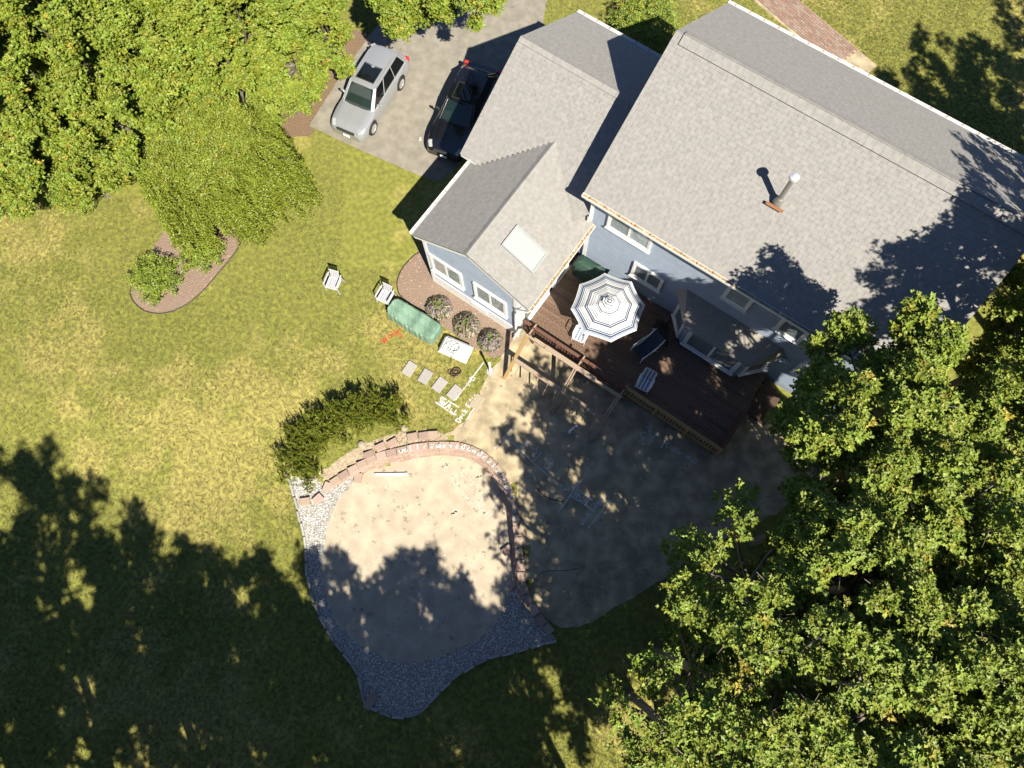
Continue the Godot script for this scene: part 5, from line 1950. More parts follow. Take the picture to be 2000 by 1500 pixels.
func build_marks():
	var W: Material = M.white_paint
	var w := 0.055
	# by the stepping stones, on grass
	var a := Vector2(-2.883, -7.641)
	var b := Vector2(-2.212, -7.157)
	var along := (b - a).normalized()
	var up := Vector2(along.y, -along.x)
	var lines: Array = [PackedVector2Array([Vector2(-2.883, -7.641), Vector2(-2.191, -7.156)]), PackedVector2Array([Vector2(-3.136, -7.44), Vector2(-2.365, -6.846)]), PackedVector2Array([Vector2(-2.883, -7.641), Vector2(-2.931, -7.365)])]
	lines.append_array(word("WALL", Vector2(-2.952, -7.323), along, up, 0.25))
	paint("painted_marking", "white painted word WALL between two lines on the grass", lines, W, w, true, 0.03)
	var l2: Array = [PackedVector2Array([Vector2(-1.109, -9.006), Vector2(-2.328, -7.462), Vector2(-2.365, -7.614)])]
	var e := (Vector2(-2.328, -7.462) - Vector2(-1.109, -9.006)).normalized()
	l2.append_array(word("15-4", Vector2(-1.447, -8.366), e, Vector2(e.y, -e.x) * -1.0, 0.2))
	paint("painted_marking", "white painted line with figures ending at the last stepping stone", l2, W, w, true, 0.03)
	e = (Vector2(-1.247, -7.534) - Vector2(-2.07, -6.367)).normalized()
	l2 = [PackedVector2Array([Vector2(-1.247, -7.534), Vector2(-1.703, -6.918), Vector2(-2.071, -6.326)])]
	l2.append_array(word("Deck Edge", Vector2(-2.168, -6.52), e, Vector2(e.y, -e.x), 0.22))
	paint("painted_marking", "white painted words Deck Edge where grass meets bare earth", l2, W, w, true, 0.02)
	# on the shaded earth
	l2 = [PackedVector2Array([Vector2(-0.819, -5.388), Vector2(-0.455, -5.804), Vector2(-0.026, -6.241)]), PackedVector2Array([Vector2(-0.391, -5.863), Vector2(0.076, -5.425), Vector2(0.84, -4.588), Vector2(1.601, -3.904), Vector2(1.962, -3.626)]), PackedVector2Array([Vector2(-0.361, -5.633), Vector2(-0.391, -5.863), Vector2(-0.111, -5.745)]), PackedVector2Array([Vector2(1.957, -3.846), Vector2(2.02, -3.603), Vector2(1.744, -3.657)]),
		PackedVector2Array([Vector2(0.154, -5.359), Vector2(0.494, -5.631)]), PackedVector2Array([Vector2(0.712, -4.818), Vector2(1.015, -5.15)])]
	e = (Vector2(1.345, -4.603) - Vector2(0.092, -5.734)).normalized()
	l2.append_array(word("6'-5", Vector2(0.323, -5.474), e, Vector2(e.y, -e.x), 0.3))
	l2.append_array(word("D", Vector2(1.081, -4.576), e, Vector2(e.y, -e.x), 0.45))
	paint("painted_marking", "long white painted arrow line across the shaded earth", l2, W, 0.042, false)
	l2 = [PackedVector2Array([Vector2(1.57, -2.836), Vector2(1.916, -3.251), Vector2(2.29, -3.749), Vector2(2.572, -4.035)]), PackedVector2Array([Vector2(2.266, -3.691), Vector2(2.903, -3.162)]), PackedVector2Array([Vector2(2.066, -3.402), Vector2(2.763, -2.893)])]
	e = (Vector2(2.903, -3.162) - Vector2(2.266, -3.691)).normalized()
	l2.append_array(word("Wall", Vector2(2.146, -3.418), e, Vector2(e.y, -e.x), 0.27))
	paint("painted_marking", "white painted word Wall boxed by lines in the tree shade", l2, W, w, false)
	e = (Vector2(3.498, -3.152) - Vector2(2.607, -2.16)).normalized()
	l2 = [PackedVector2Array([Vector2(3.54, -3.17), Vector2(3.097, -2.622), Vector2(2.623, -2.121)])]
	l2.append_array(word("Deck Edge", Vector2(2.436, -2.246), e, Vector2(e.y, -e.x), 0.2))
	paint("painted_marking", "white painted words Deck Edge beside a slanting line in the tree shade", l2, W, w, false)
	l2 = [PackedVector2Array([Vector2(5.744, -5.796), Vector2(5.466, -5.478), Vector2(5.28, -5.24)])]
	l2.append_array(word("Deck", Vector2(5.294, -5.986), Vector2(0.1, 1), Vector2(1, -0.1), 0.2))
	l2.append_array(word("Edge", Vector2(4.985, -5.752), Vector2(0.05, 1), Vector2(1, -0.05), 0.2))
	paint("painted_marking", "white painted words Deck Edge stacked in two lines under the golden railing", l2, W, 0.04, false)
	e = (Vector2(7.034, -4.475) - Vector2(5.952, -5.267)).normalized()
	l2 = [PackedVector2Array([Vector2(6.037, -5.49), Vector2(5.731, -5.093)])]
	l2.append_array(word("Lower Wall", Vector2(5.939, -5.144), e, Vector2(e.y, -e.x), 0.21))
	paint("painted_marking", "white painted words Lower Wall along the golden railing", l2, W, 0.038, false)
	# in the sand: stars and faint words
	l2 = []
	for p in [Vector2(-1.667, -4.299), Vector2(-0.879, -3.525), Vector2(-3.009, -4.821), Vector2(-2.686, -2.911)]:
		l2.append_array(word("*", p, Vector2(0.94, 0.3), Vector2(0.3, -0.94), 0.36))
	l2.append_array(word("Remove", Vector2(-2.69, -4.392), Vector2(0.55, 0.83), Vector2(0.83, -0.55), 0.32))
	l2.append_array(word("Existing", Vector2(-2.233, -4.575), Vector2(0.6, 0.8), Vector2(0.8, -0.6), 0.32))
	l2.append_array(word("Wall", Vector2(-1.761, -3.327), Vector2(0.6, 0.8), Vector2(0.8, -0.6), 0.34))
	paint("painted_marking", "faint white painted stars and words on the sand", l2, M.faint_paint, 0.05, false, 0.018, LOW)
	# on the wall's top blocks
	var cap := curve(Array(wall_line).slice(4, 14), 0.05)
	l2 = []
	var k := 0
	while k < cap.size() - 12:
		var d := (cap[k + 6] - cap[k]).normalized()
		var inward := Vector2(-d.y, d.x)
		if inward.dot(Vector2(-3.5, -1) - cap[k]) < 0: inward = -inward
		var text: String = ["w", "a", "l", "l", "r", "e", "m", "o", "v", "e", "d", "a", "n", "d", "r", "e", "s", "e", "t"][int(k / 5.0) % 19]
		l2.append_array(word(text, cap[k] + inward * 0.15, d, -inward, 0.22))
		k += 5
	var s := Shape.new()
	for l in l2:
		for i in l.size() - 1:
			var d: Vector2 = (l[i + 1] - l[i]).normalized()
			var sd := Vector2(-d.y, d.x) * 0.028 * rng.randf_range(0.7, 1.4)
			var q := []
			for v in [l[i] + sd, l[i] - sd, l[i + 1] - sd, l[i + 1] + sd]: q.append(Vector3(v.x, 0.119, v.y))
			s.out_quad((q[0] + q[2]) / 2 - Vector3(0, 1, 0), q[0], q[1], q[2], q[3])
	tag(obj("painted_marking", s, M.white_paint), "white sprayed lettering along the top blocks of the curved wall", "marking")
	# orange on the lawn
	e = (Vector2(-4.527, -10.644) - Vector2(-5.209, -10.071)).normalized()
	l2 = [PackedVector2Array([Vector2(-4.505, -10.688), Vector2(-4.677, -10.493)])]
	l2.append_array(word("Wall", Vector2(-5.188, -10.002), e, Vector2(e.y, -e.x), 0.3))
	l2.append_array(word("s", Vector2(-4.55, -10.238), e, Vector2(e.y, -e.x), 0.4))
	paint("painted_marking", "small orange painted word on the lawn by the green cover", l2, M.orange_paint, 0.06, true, 0.03)

# ---------------------------------------------------------------- plants
func spray_mesh(kind: String, seed_: int) -> ArrayMesh:
	var r := RandomNumberGenerator.new()
	r.seed = seed_
	var s := Shape.new()
	if kind == "maple":
		# a fan of broad leaves round a twig end
		for i in 17:
			var a := r.randf() * TAU
			var out := Vector3(cos(a), r.randf_range(-0.35, 0.5), sin(a)).normalized()
			var o := out * r.randf_range(0.05, 0.26) + Vector3(0, r.randf_range(-0.1, 0.12), 0)
			var l := r.randf_range(0.055, 0.09)
			var nrm := (Vector3(0, 1, 0) + Vector3(r.randf_range(-0.8, 0.8), 0, r.randf_range(-0.8, 0.8))).normalized()
			var x := out.slide(nrm).normalized()
			var y := nrm.cross(x)
			var g := r.randf_range(0.75, 1.25)
			s.col = Color(g * r.randf_range(0.9, 1.15), g, g * 0.9)
			var p := [o - x * l, o - x * l * 0.15 + y * l * 0.95 + nrm * l * 0.25, o + x * l * 0.3 + y * l * 0.4, o + x * l * 1.15 - nrm * l * 0.2, o + x * l * 0.3 - y * l * 0.4, o - x * l * 0.15 - y * l * 0.95 + nrm * l * 0.25]
			s.tri(p[0], p[1], p[2]); s.tri(p[0], p[2], p[3]); s.tri(p[0], p[3], p[4]); s.tri(p[0], p[4], p[5])
	elif kind == "small":
		for i in 22:
			var a := r.randf() * TAU
			var out := Vector3(cos(a), r.randf_range(-0.3, 0.7), sin(a)).normalized()
			var o := out * r.randf_range(0.02, 0.2)
			var l := r.randf_range(0.03, 0.055)
			var nrm := (Vector3(0, 1, 0) + Vector3(r.randf_range(-0.9, 0.9), 0, r.randf_range(-0.9, 0.9))).normalized()
			var x := out.slide(nrm).normalized()
			var y := nrm.cross(x)
			var g := r.randf_range(0.75, 1.25)
			s.col = Color(g, g, g * 0.9)
			s.tri(o - x * l, o + y * l * 0.55, o + x * l); s.tri(o - x * l, o + x * l, o - y * l * 0.55)
	elif kind == "needle":
		# feathery shoot pointing up
		for i in 26:
			var t := r.randf()
			var a := r.randf() * TAU
			var o := Vector3(0, t * 0.3, 0)
			var d := (Vector3(cos(a), 0.9 + t, sin(a))).normalized()
			var l := lerpf(0.11, 0.05, t)
			var y := d.cross(Vector3(cos(a * 3), 0, sin(a * 3))).normalized() * 0.011
			var g := r.randf_range(0.7, 1.3)
			s.col = Color(g, g, g)
			s.tri(o - y, o + y, o + d * l)
	elif kind == "strand":
		# narrow leaves hanging along a string
		for i in 20:
			var t := i / 19.0
			var a := r.randf() * TAU
			var o := Vector3(r.randf_range(-0.03, 0.03), -t * 0.5, r.randf_range(-0.03, 0.03))
			var d := Vector3(cos(a), r.randf_range(-1.2, -0.1), sin(a)).normalized()
			var l := r.randf_range(0.06, 0.1)
			var y := d.cross(Vector3(cos(a * 2.0), 0.5, sin(a * 2.0))).normalized() * 0.02
			var g := r.randf_range(0.75, 1.25)
			s.col = Color(g, g, g * 0.9)
			s.tri(o, o + d * l * 0.5 + y, o + d * l); s.tri(o, o + d * l, o + d * l * 0.5 - y)
	elif kind == "flower":
		for i in 8:
			var a := r.randf() * TAU
			var d := Vector3(cos(a) * 0.25, 1, sin(a) * 0.25).normalized()
			var y := d.cross(Vector3(cos(a), 0, sin(a))).normalized() * 0.012
			var g := r.randf_range(0.8, 1.2)
			s.col = Color(g, g, g)
			s.tri(-y, y, d * 0.16); s.tri(d * 0.05 + y, d * 0.1 + y * 2.5, d * 0.14)
	return s.mesh()

var sprays := {}
func spray(kind: String, q: int) -> ArrayMesh:
	var key := kind + str(q)
	if not sprays.has(key):
		sprays[key] = spray_mesh(kind, 60 + q * 7 + kind.length())
	return sprays[key]

# foliage of a tree: clumps through the crown's volume, each a cloud of leaf sprays
func crown(parent: Node3D, clumps: Array, kind: String, per: int, cols: Array, stretch: float, scale_lo: float, scale_hi: float, called := "crown"):
	var sets := [[[], []], [[], []]]
	for c in clumps:
		var p: Vector3 = c[0]
		var r: float = c[1]
		var lean := Vector3(rng.randf_range(-0.25, 0.25), 0, rng.randf_range(-0.25, 0.25))
		var k := int(per * r * r / 0.3) + 4
		for i in k:
			var d := Vector3(rng.randfn(), rng.randfn(), rng.randfn()).normalized() * pow(rng.randf(), 0.45) * r
			d.y *= stretch
			d += lean * d.y
			var q := rng.randi() % 2
			var s := rng.randf_range(scale_lo, scale_hi)
			var b := Basis(Vector3.UP, rng.randf() * TAU) * Basis(Vector3(cos(i), 0, sin(i)), rng.randf_range(0, 0.5))
			sets[q][0].append(Transform3D(b.scaled(Vector3.ONE * s), p + d))
			# one leaf colour, each spray off by chance
			var col: Color = cols[1] if rng.randf() < 0.04 else cols[0]
			var g := rng.randf_range(0.82, 1.18)
			sets[q][1].append(Color(col.r * g * rng.randf_range(0.88, 1.12), col.g * g, col.b * g))
	var n := 0
	for q in 2:
		tag(copies(called, spray(kind, q), M.leaf, sets[q][0], sets[q][1], parent), "", "", "", "stuff")
		n += sets[q][0].size()
	return n

const GREEN := [Color(0.18, 0.232, 0.024), Color(0.27, 0.245, 0.03)]   # leaf, young leaf
var leaf_count := 0

# broadleaf tree: at its foot; top of crown etc. relative to the foot
func tree(called: String, label: String, group: String, foot: Vector3, mid: Vector3, rad: float, tall: float, o := {}):
	var t := thing(called, label, "tree", foot, 0.0, group)
	var m := mid - foot
	var cols: Array = o.get("cols", GREEN)
	var sparse: float = o.get("sparse", 1.0)
	var count := int(rad * rad * o.get("dense", 10.0) * sparse)
	var clumps := []
	for i in count:
		# even spread over the outer half of an egg, thin below
		var a := i * 2.39996 + rng.randf() * 0.6
		var v := 1.0 - 1.75 * (i + 0.5) / count
		var ring := sqrt(maxf(0.0, 1.0 - v * v))
		var deep := rng.randf_range(0.72, 1.06) if rng.randf() < 0.72 else rng.randf_range(0.3, 0.7)
		var d := Vector3(cos(a) * ring * rad, v * tall, sin(a) * ring * rad) * deep
		# gaps and lobes
		if fine_noise.get_noise_3d((m.x + d.x) * 9.0 + foot.x * 30, d.y * 9.0, (m.z + d.z) * 9.0 + foot.z * 30) < -0.12: continue
		if o.has("gap") and (mid + d).distance_to(o.gap) < o.gap_size: continue
		clumps.append([m + d, rng.randf_range(0.34, 0.56) * o.get("clump", 1.0)])
	leaf_count += crown(t, clumps, o.get("leaf", "maple"), int(o.get("per", 95)), cols, o.get("stretch", 1.25), 0.46, 0.78)
	# trunk and limbs
	var s := Shape.new()
	var fork: Vector3 = o.fork - foot if o.has("fork") else Vector3(m.x * 0.55, maxf(m.y - tall * 0.75, m.y * 0.4), m.z * 0.55)
	var th: float = 0.05 + rad * 0.045
	s.tube([Vector3(0, -0.3, 0), Vector3(0, 0.1, 0), fork * 0.5 + Vector3(0.08, 0, -0.06), fork], [th * 1.5, th * 1.15, th, th * 0.85], 8)
	var trunk := obj("trunk", s, M.bark, t)
	var step := maxi(1, clumps.size() / 13)
	var i := 0
	while i < clumps.size():
		var e: Vector3 = clumps[i][0]
		var l := Shape.new()
		var start := fork.lerp(m, rng.randf_range(-0.1, 0.45))
		var bend := start.lerp(e, 0.5) + Vector3(rng.randf_range(-0.25, 0.25), rng.randf_range(-0.35, -0.05), rng.randf_range(-0.25, 0.25))
		l.tube([fork.lerp(start, 0.9), bend, e], [th * 0.5, th * 0.3, th * 0.1], 5)
		for q in 3:
			var w := bend.lerp(e, rng.randf())
			l.tube([w, w + Vector3(rng.randf_range(-0.6, 0.6), rng.randf_range(0.1, 0.6), rng.randf_range(-0.6, 0.6))], [th * 0.14, th * 0.05], 4)
		obj("limb", l, M.bark, trunk)
		i += step
	return t

func shrub(called: String, label: String, category: String, foot: Vector3, rad: float, tall: float, kind: String, per: int, cols: Array, group := ""):
	var t := thing(called, label, category, foot, 0.0, group)
	var clumps := []
	var count := int(rad * rad * 18) + 6
	for i in count:
		var a := i * 2.39996
		var r := sqrt((i + 0.5) / count)
		var y := tall * (0.35 + 0.5 * sqrt(maxf(0.0, 1 - r * r))) * rng.randf_range(0.75, 1.1)
		clumps.append([Vector3(cos(a) * r * rad, y, sin(a) * r * rad), rng.randf_range(0.26, 0.4)])
	leaf_count += crown(t, clumps, kind, per, cols, 1.0, 0.7, 1.1, "foliage")
	var s := Shape.new()
	for i in 7:
		var e: Vector3 = clumps[int(i * clumps.size() / 7.0)][0]
		s.tube([Vector3(0, -0.05, 0), e * 0.5, e], [0.03, 0.02, 0.008], 5)
	obj("stem", s, M.bark, t)
	return t

func build_bed_plants():
	var labels := ["catmint clump in the flower bed nearest the covered lounger", "catmint clump in the middle of the flower bed", "catmint clump in the flower bed nearest the white post"]
	var i := 0
	for at in [Vector3(-2.888, 0, -11.425), Vector3(-1.774, 0, -10.609), Vector3(-0.8, 0, -9.879)]:
		var t := thing("flowering_plant", labels[i], "plant", at, 0.0, "flowering plants in the bed")
		var fx := []
		var fc := []
		var gx := []
		var gc := []
		var rad: float = [0.62, 0.6, 0.55][i]
		for k in 420:
			var a := rng.randf() * TAU
			var r := sqrt(rng.randf()) * rad
			var tilt := r / rad * 1.0
			var b := Basis(Vector3(sin(a), 0, -cos(a)), -tilt) * Basis(Vector3.UP, rng.randf() * TAU)
			var y := 0.36 * sqrt(maxf(0.05, 1 - pow(r / rad, 2))) + rng.randf_range(-0.04, 0.06)
			var p := Vector3(cos(a) * r, maxf(y, 0.06), sin(a) * r)
			if rng.randf() < 0.05 + 0.6 * r / rad:
				fx.append(Transform3D(b.scaled(Vector3.ONE * rng.randf_range(0.7, 1.3)), p))
				var g := rng.randf_range(0.7, 1.3)
				fc.append(Color(0.36 * g, 0.29 * g, 0.33 * g) if rng.randf() < 0.5 else Color(0.38 * g, 0.31 * g, 0.22 * g))
			else:
				gx.append(Transform3D(b.scaled(Vector3.ONE * rng.randf_range(0.4, 0.8)), p * Vector3(0.9, 0.7, 0.9)))
				var g := rng.randf_range(0.7, 1.3)
				gc.append(Color(0.15 * g, 0.21 * g, 0.05 * g))
		tag(copies("flowers", spray("flower", 0), M.leaf, fx, fc, t), "", "", "", "stuff")
		tag(copies("foliage", spray("small", 0), M.leaf, gx, gc, t), "", "", "", "stuff")
		i += 1

func build_plants():
	# juniper hedge behind the wall
	var t := thing("juniper_hedge", "low spiky green juniper hedge curving beside the block wall", "hedge", Vector3(-7.117, -0.292, -5.914))
	var clumps := []
	for p in curve([Vector2(-8.562, -4.889), Vector2(-8.598, -5.602), Vector2(-8.066, -6.183), Vector2(-7.313, -6.578), Vector2(-6.451, -6.918), Vector2(-5.517, -7.074), Vector2(-4.837, -6.89)], 0.22):
		for q in 5:
			var w := Vector2(rng.randf_range(-0.75, 0.75), rng.randf_range(-0.6, 0.6))
			var h := 0.72 * sqrt(maxf(0.1, 1 - w.length_squared()))
			clumps.append([on_land(p + w, h) - t.position, rng.randf_range(0.24, 0.38)])
	leaf_count += crown(t, clumps, "needle", 60, [Color(0.17, 0.2, 0.02), Color(0.26, 0.23, 0.03)], 1.0, 0.8, 1.35, "foliage")
	var st := Shape.new()
	for i in range(0, clumps.size(), 9):
		var e: Vector3 = clumps[i][0]
		st.tube([Vector3(e.x, land(e.x + t.position.x, e.z + t.position.z) - t.position.y - 0.05, e.z), e], [0.025, 0.01], 5)
	obj("stem", st, M.bark, t)

	# weeping tree over the mulch bed
	var foot := Vector3(-13.154, 0, -15.819)
	var top := Vector3(-11.615, 4.3, -17.423)
	t = thing("weeping_tree", "weeping tree with drooping strands of leaves over the mulch bed", "tree", foot)
	var sets := [[[], []], [[], []]]
	var tr := Shape.new()
	var m := top - foot
	tr.tube([Vector3(0, -0.2, 0), Vector3(m.x * 0.15, 1.6, m.z * 0.15), m * 0.75, m * 0.95], [0.16, 0.13, 0.1, 0.06], 8)
	var trunk := obj("trunk", tr, M.bark, t)
	for i in 850:
		var a := i * 2.39996 + rng.randf() * 0.4
		var r := sqrt(rng.randf_range(0.02, 1.0)) * 2.75
		var rr := r * (1.0 + 0.16 * sin(a * 3 + 1.0) + 0.12 * sin(a * 7))
		var y0 := m.y + 0.35 - 0.34 * r * r * 0.5 + rng.randf_range(-0.25, 0.25)
		var drop := rng.randf_range(1.0, 2.3) * (0.55 + 0.3 * r)
		var p := Vector3(m.x + cos(a) * rr, y0, m.z + sin(a) * rr)
		var n := int(drop / 0.16)
		for k in n:
			var f := k / float(maxi(1, n))
			var w := p + Vector3(cos(a) * f * 0.35 + rng.randf_range(-0.09, 0.09), -drop * f, sin(a) * f * 0.35 + rng.randf_range(-0.09, 0.09))
			if w.y < 0.35: break
			for e in 2:
				var q := rng.randi() % 2
				sets[q][0].append(Transform3D(Basis.from_euler(Vector3(rng.randf_range(-0.35, 0.35), rng.randf() * TAU, rng.randf_range(-0.35, 0.35))).scaled(Vector3.ONE * rng.randf_range(0.8, 1.3)), w + Vector3(rng.randf_range(-0.1, 0.1), 0, rng.randf_range(-0.1, 0.1))))
				var g := rng.randf_range(0.8, 1.2)
				sets[q][1].append(Color(0.175 * g, 0.215 * g, 0.02 * g))
		if i % 30 == 0:
			var l := Shape.new()
			l.tube([m * rng.randf_range(0.5, 0.7), Vector3(m.x + cos(a) * rr * 0.5, y0 - 0.35, m.z + sin(a) * rr * 0.5), p - Vector3(0, 0.15, 0), p + Vector3(cos(a) * 0.2, -0.7, sin(a) * 0.2)], [0.03, 0.022, 0.012, 0.005], 5)
			obj("limb", l, M.bark, trunk)
	var tops := []
	for i in 60:
		var a := i * 2.39996
		var r := sqrt(i / 60.0) * 2.1
		tops.append([Vector3(m.x + cos(a) * r, m.y + 0.3 - 0.15 * r * r + rng.randf_range(-0.15, 0.1), m.z + sin(a) * r), rng.randf_range(0.3, 0.42)])
	leaf_count += crown(t, tops, "small", 60, [Color(0.175, 0.215, 0.02), Color(0.25, 0.235, 0.03)], 0.7, 0.7, 1.1)
	for q in 2:
		tag(copies("crown", spray("strand", q), M.leaf, sets[q][0], sets[q][1], t), "", "", "", "stuff")
		leaf_count += sets[q][0].size()
	shrub("shrub", "small round shrub at the tip of the mulch bed", "shrub", Vector3(-14.792, 0, -13.314), 0.95, 1.0, "small", 34, GREEN)
	shrub("shrub", "low shrub under the weeping tree at the lawn side", "shrub", Vector3(-12.947, 0, -14.459), 0.8, 0.8, "small", 30, GREEN)
	shrub("shrub", "bright green shrub behind the house between two roofs", "shrub", Vector3(6.994, 0, -25.018), 1.5, 1.3, "small", 30, GREEN)

	# grove by the driveway: crowns given by middle and radius
	var grove := [
		[Vector3(-17.232, 7, -20.592), 2.7, 2.6], [Vector3(-14.744, 7, -20.664), 2.5, 2.5], [Vector3(-12.347, 6.8, -20.704), 2.5, 2.4], [Vector3(-10.035, 6.6, -21.21), 2.4, 2.4], [Vector3(-8.429, 5.8, -21.521), 1.75, 2.2], [Vector3(-7.099, 5, -23.116), 1.3, 2.0, "grove tree whose crown comes closest to the rear of the silver car"],
		[Vector3(-16.917, 6.2, -18.481), 2.5, 2.3], [Vector3(-14.479, 6.2, -18.335), 2.4, 2.2], [Vector3(-12.846, 5.6, -19.629), 2.0, 2.0], [Vector3(-10.829, 5, -20.367), 1.8, 1.9, "grove tree standing directly behind the weeping tree"], [Vector3(-8.948, 4.2, -21.061), 1.6, 1.7], [Vector3(-8.099, 3.2, -22.386), 1.1, 1.4, "low slim grove tree beside the silver car's bonnet"],
		[Vector3(-18.722, 4.4, -17.247), 2.0, 2.0], [Vector3(-17.115, 4, -17.313), 1.8, 1.9], [Vector3(-15.82, 3.8, -18.07), 1.5, 1.7, "small grove tree touching the weeping tree on the open lawn side"]]
	for g in grove:
		var mid: Vector3 = g[0]
		tree("grove_tree", g[3] if g.size() > 3 else "leafy yellow-green tree in the dense grove between driveway and lawn", "trees of the grove", Vector3(mid.x * 1.02, 0, mid.z * 1.02), mid, g[1], mid.y - 0.9, {dense = 15.0})
	tree("maple_tree", "maple whose branches overhang the driveway behind the silver car", "", Vector3(-5.594, 0, -28.812), Vector3(-3.545, 5.2, -22.697), 1.6, 1.3, {sparse = 1.0})
	tree("maple_tree", "maple reaching over the top of the driveway", "", Vector3(-2.689, 0, -30.83), Vector3(-1.324, 5.4, -22.263), 1.35, 1.2, {sparse = 1.0})
	var k := 0
	for g in [[Vector3(-10.614, 0, -21.406), 1.5, 1.6, "bright fine-leaved shrub at the grove's edge next to the driveway end"], [Vector3(-9.66, 0, -22.26), 1.15, 1.5, "bright shrub at the grove's edge beside the silver car"], [Vector3(-21.372, 0, -17.797), 1.6, 1.7, "shrub at the foot of the grove facing the far lawn corner"], [Vector3(-18.559, 0, -18.073), 1.5, 1.7, "shrub at the foot of the grove next to the weeping tree"], [Vector3(-12.565, 0, -20.706), 1.5, 1.8, "shrub behind the weeping tree"]]:
		shrub("shrub", g[3], "shrub", g[0], g[1], g[2], "small", 38, GREEN, "shrubs along the grove")
		k += 1

	# tall maples beside the deck and in the lower corner
	var near := [
		[Vector3(10.009, 9, -4.198), 2.5, 2.2, "tall maple at the house corner with pale forked limbs", 0.8], [Vector3(8.155, 8.3, -1.82), 1.7, 1.9, "", 0.85], [Vector3(6.064, 8.8, 0.03), 2.1, 2.2, "", 1.0], [Vector3(4.447, 8.6, 2.31), 2.1, 2.2, "", 1.0], [Vector3(3.548, 8, 3.963), 1.9, 1.9, "", 1.0],
		[Vector3(6.401, 9.6, 2.294), 2.2, 2.3, "", 1.0], [Vector3(8.603, 9.2, 0.284), 2.2, 2.2, "", 1.0], [Vector3(11.304, 8.8, -1.007), 2.0, 2.2, "", 0.9], [Vector3(14.883, 6.8, -3.703), 2.0, 2.2, "", 0.8], [Vector3(11.149, 9, 1.513), 2.2, 2.3, "", 1.0], [Vector3(8.49, 9.8, 3.256), 2.2, 2.3, "", 1.0], [Vector3(11.092, 9.2, 3.917), 2.2, 2.3, "", 1.0], [Vector3(5.504, 9.4, 4.276), 2.1, 2.2, "", 1.0], [Vector3(17.289, 5, -7.666), 2.0, 2.2, "", 0.8]]
	for g in near:
		var mid: Vector3 = g[0]
		if g[3]:
			tree("maple_tree", g[3], "", Vector3(14.8, 0, -2.036), mid, g[1], g[2], {dense = 13.0, cols = GREEN, stretch = 1.6, fork = Vector3(12.355, 5.2, -3.01), gap = Vector3(11.324, 7.4, -3.157), gap_size = 0.95})
			continue
		var label: String = g[3] if g[3] else "tall maple in the wood beyond the end of the deck"
		tree("maple_tree", label, "" if g[3] else "maples beyond the deck", Vector3(mid.x * 1.08, -0.3, mid.z * 0.9 + 0.4), mid, g[1], g[2], {sparse = g[4], cols = GREEN, stretch = 1.5, dense = 9.0 if mid.x > 7.2 else 4.6, clump = 1.0 if mid.x > 7.2 else 1.25, per = 95 if mid.x > 7.2 else 25})
	# smaller trees in their shade
	for g in [Vector3(8.764, 4, 0.883), Vector3(6.673, 4, 1.861), Vector3(9.734, 4.4, 1.832), Vector3(12.698, 4.2, 0.29), Vector3(12.315, 4.4, 3.136), Vector3(9.667, 4.2, 4.475), Vector3(6.646, 4, 4.369), Vector3(15.669, 4, -0.691), Vector3(14.442, 4.4, 3.381), Vector3(15.27, 3.6, -3.821), Vector3(10.421, 3.8, -0.635), Vector3(17.256, 3.6, -6.275)]:
		var mid: Vector3 = g
		tree("understory_tree", "young tree in the deep shade under the maples", "young trees under the maples", Vector3(mid.x * 1.04, -0.3, mid.z), mid, 1.9, 2.4, {dense = 11.0, per = 75, cols = GREEN})
	# trees out of the picture whose shadows fall into it
	for g in [[-22.0, 7.0, 9.0], [-18.2, 8.6, 9.6], [-14.0, 8.6, 13.6], [-10.8, 8.4, 9.2], [-7.4, 9.8, 9.4], [-3.7, 9.8, 8.8], [-0.2, 10.0, 9.0], [3.0, 10.8, 9.0], [-20.0, 12.0, 9.8], [-12.6, 12.2, 10.2], [-5.6, 13.0, 10.2], [1.2, 12.6, 10.0], [-16.4, 12.4, 10.0], [-9.0, 12.6, 10.4], [-2.2, 12.8, 10.2], [-24.0, 2.6, 8.6], [6.3, 8.0, 8.6], [7.6, 8.6, 9.2], [11.0, 8.8, 9.2], [-17.0, 10.0, 11.6]]:
		var mid := Vector3(g[0], g[2], g[1])
		tree("maple_tree", "tall tree of the wood below the lawn", "trees below the lawn", Vector3(mid.x, LOW, mid.z), mid, 2.7, 3.4 if mid.y < 11 else 4.4, {dense = 16.0, sparse = 0.9, cols = GREEN, per = 62, stretch = 1.6})
	for g in [[14.9, -4.9, 11.6], [16.6, -6.6, 11.0], [18.5, -8.2, 9.0], [21.5, -11.5, 9.0], [25.0, -13.0, 9.2], [21.0, -6.0, 9.4], [26.5, -9.0, 9.6], [29.5, -15.0, 9.2]]:
		var mid := Vector3(g[0], g[2], g[1])
		tree("maple_tree", "tall tree standing off the far end of the house", "trees off the far end of the house", Vector3(mid.x, 0, mid.z), mid, 2.7 if mid.x > 18 else 2.2, 3.2 if mid.x > 18 else 2.4, {dense = 14.0, sparse = 0.9, cols = GREEN, per = 40})
	print("sprays ", leaf_count)

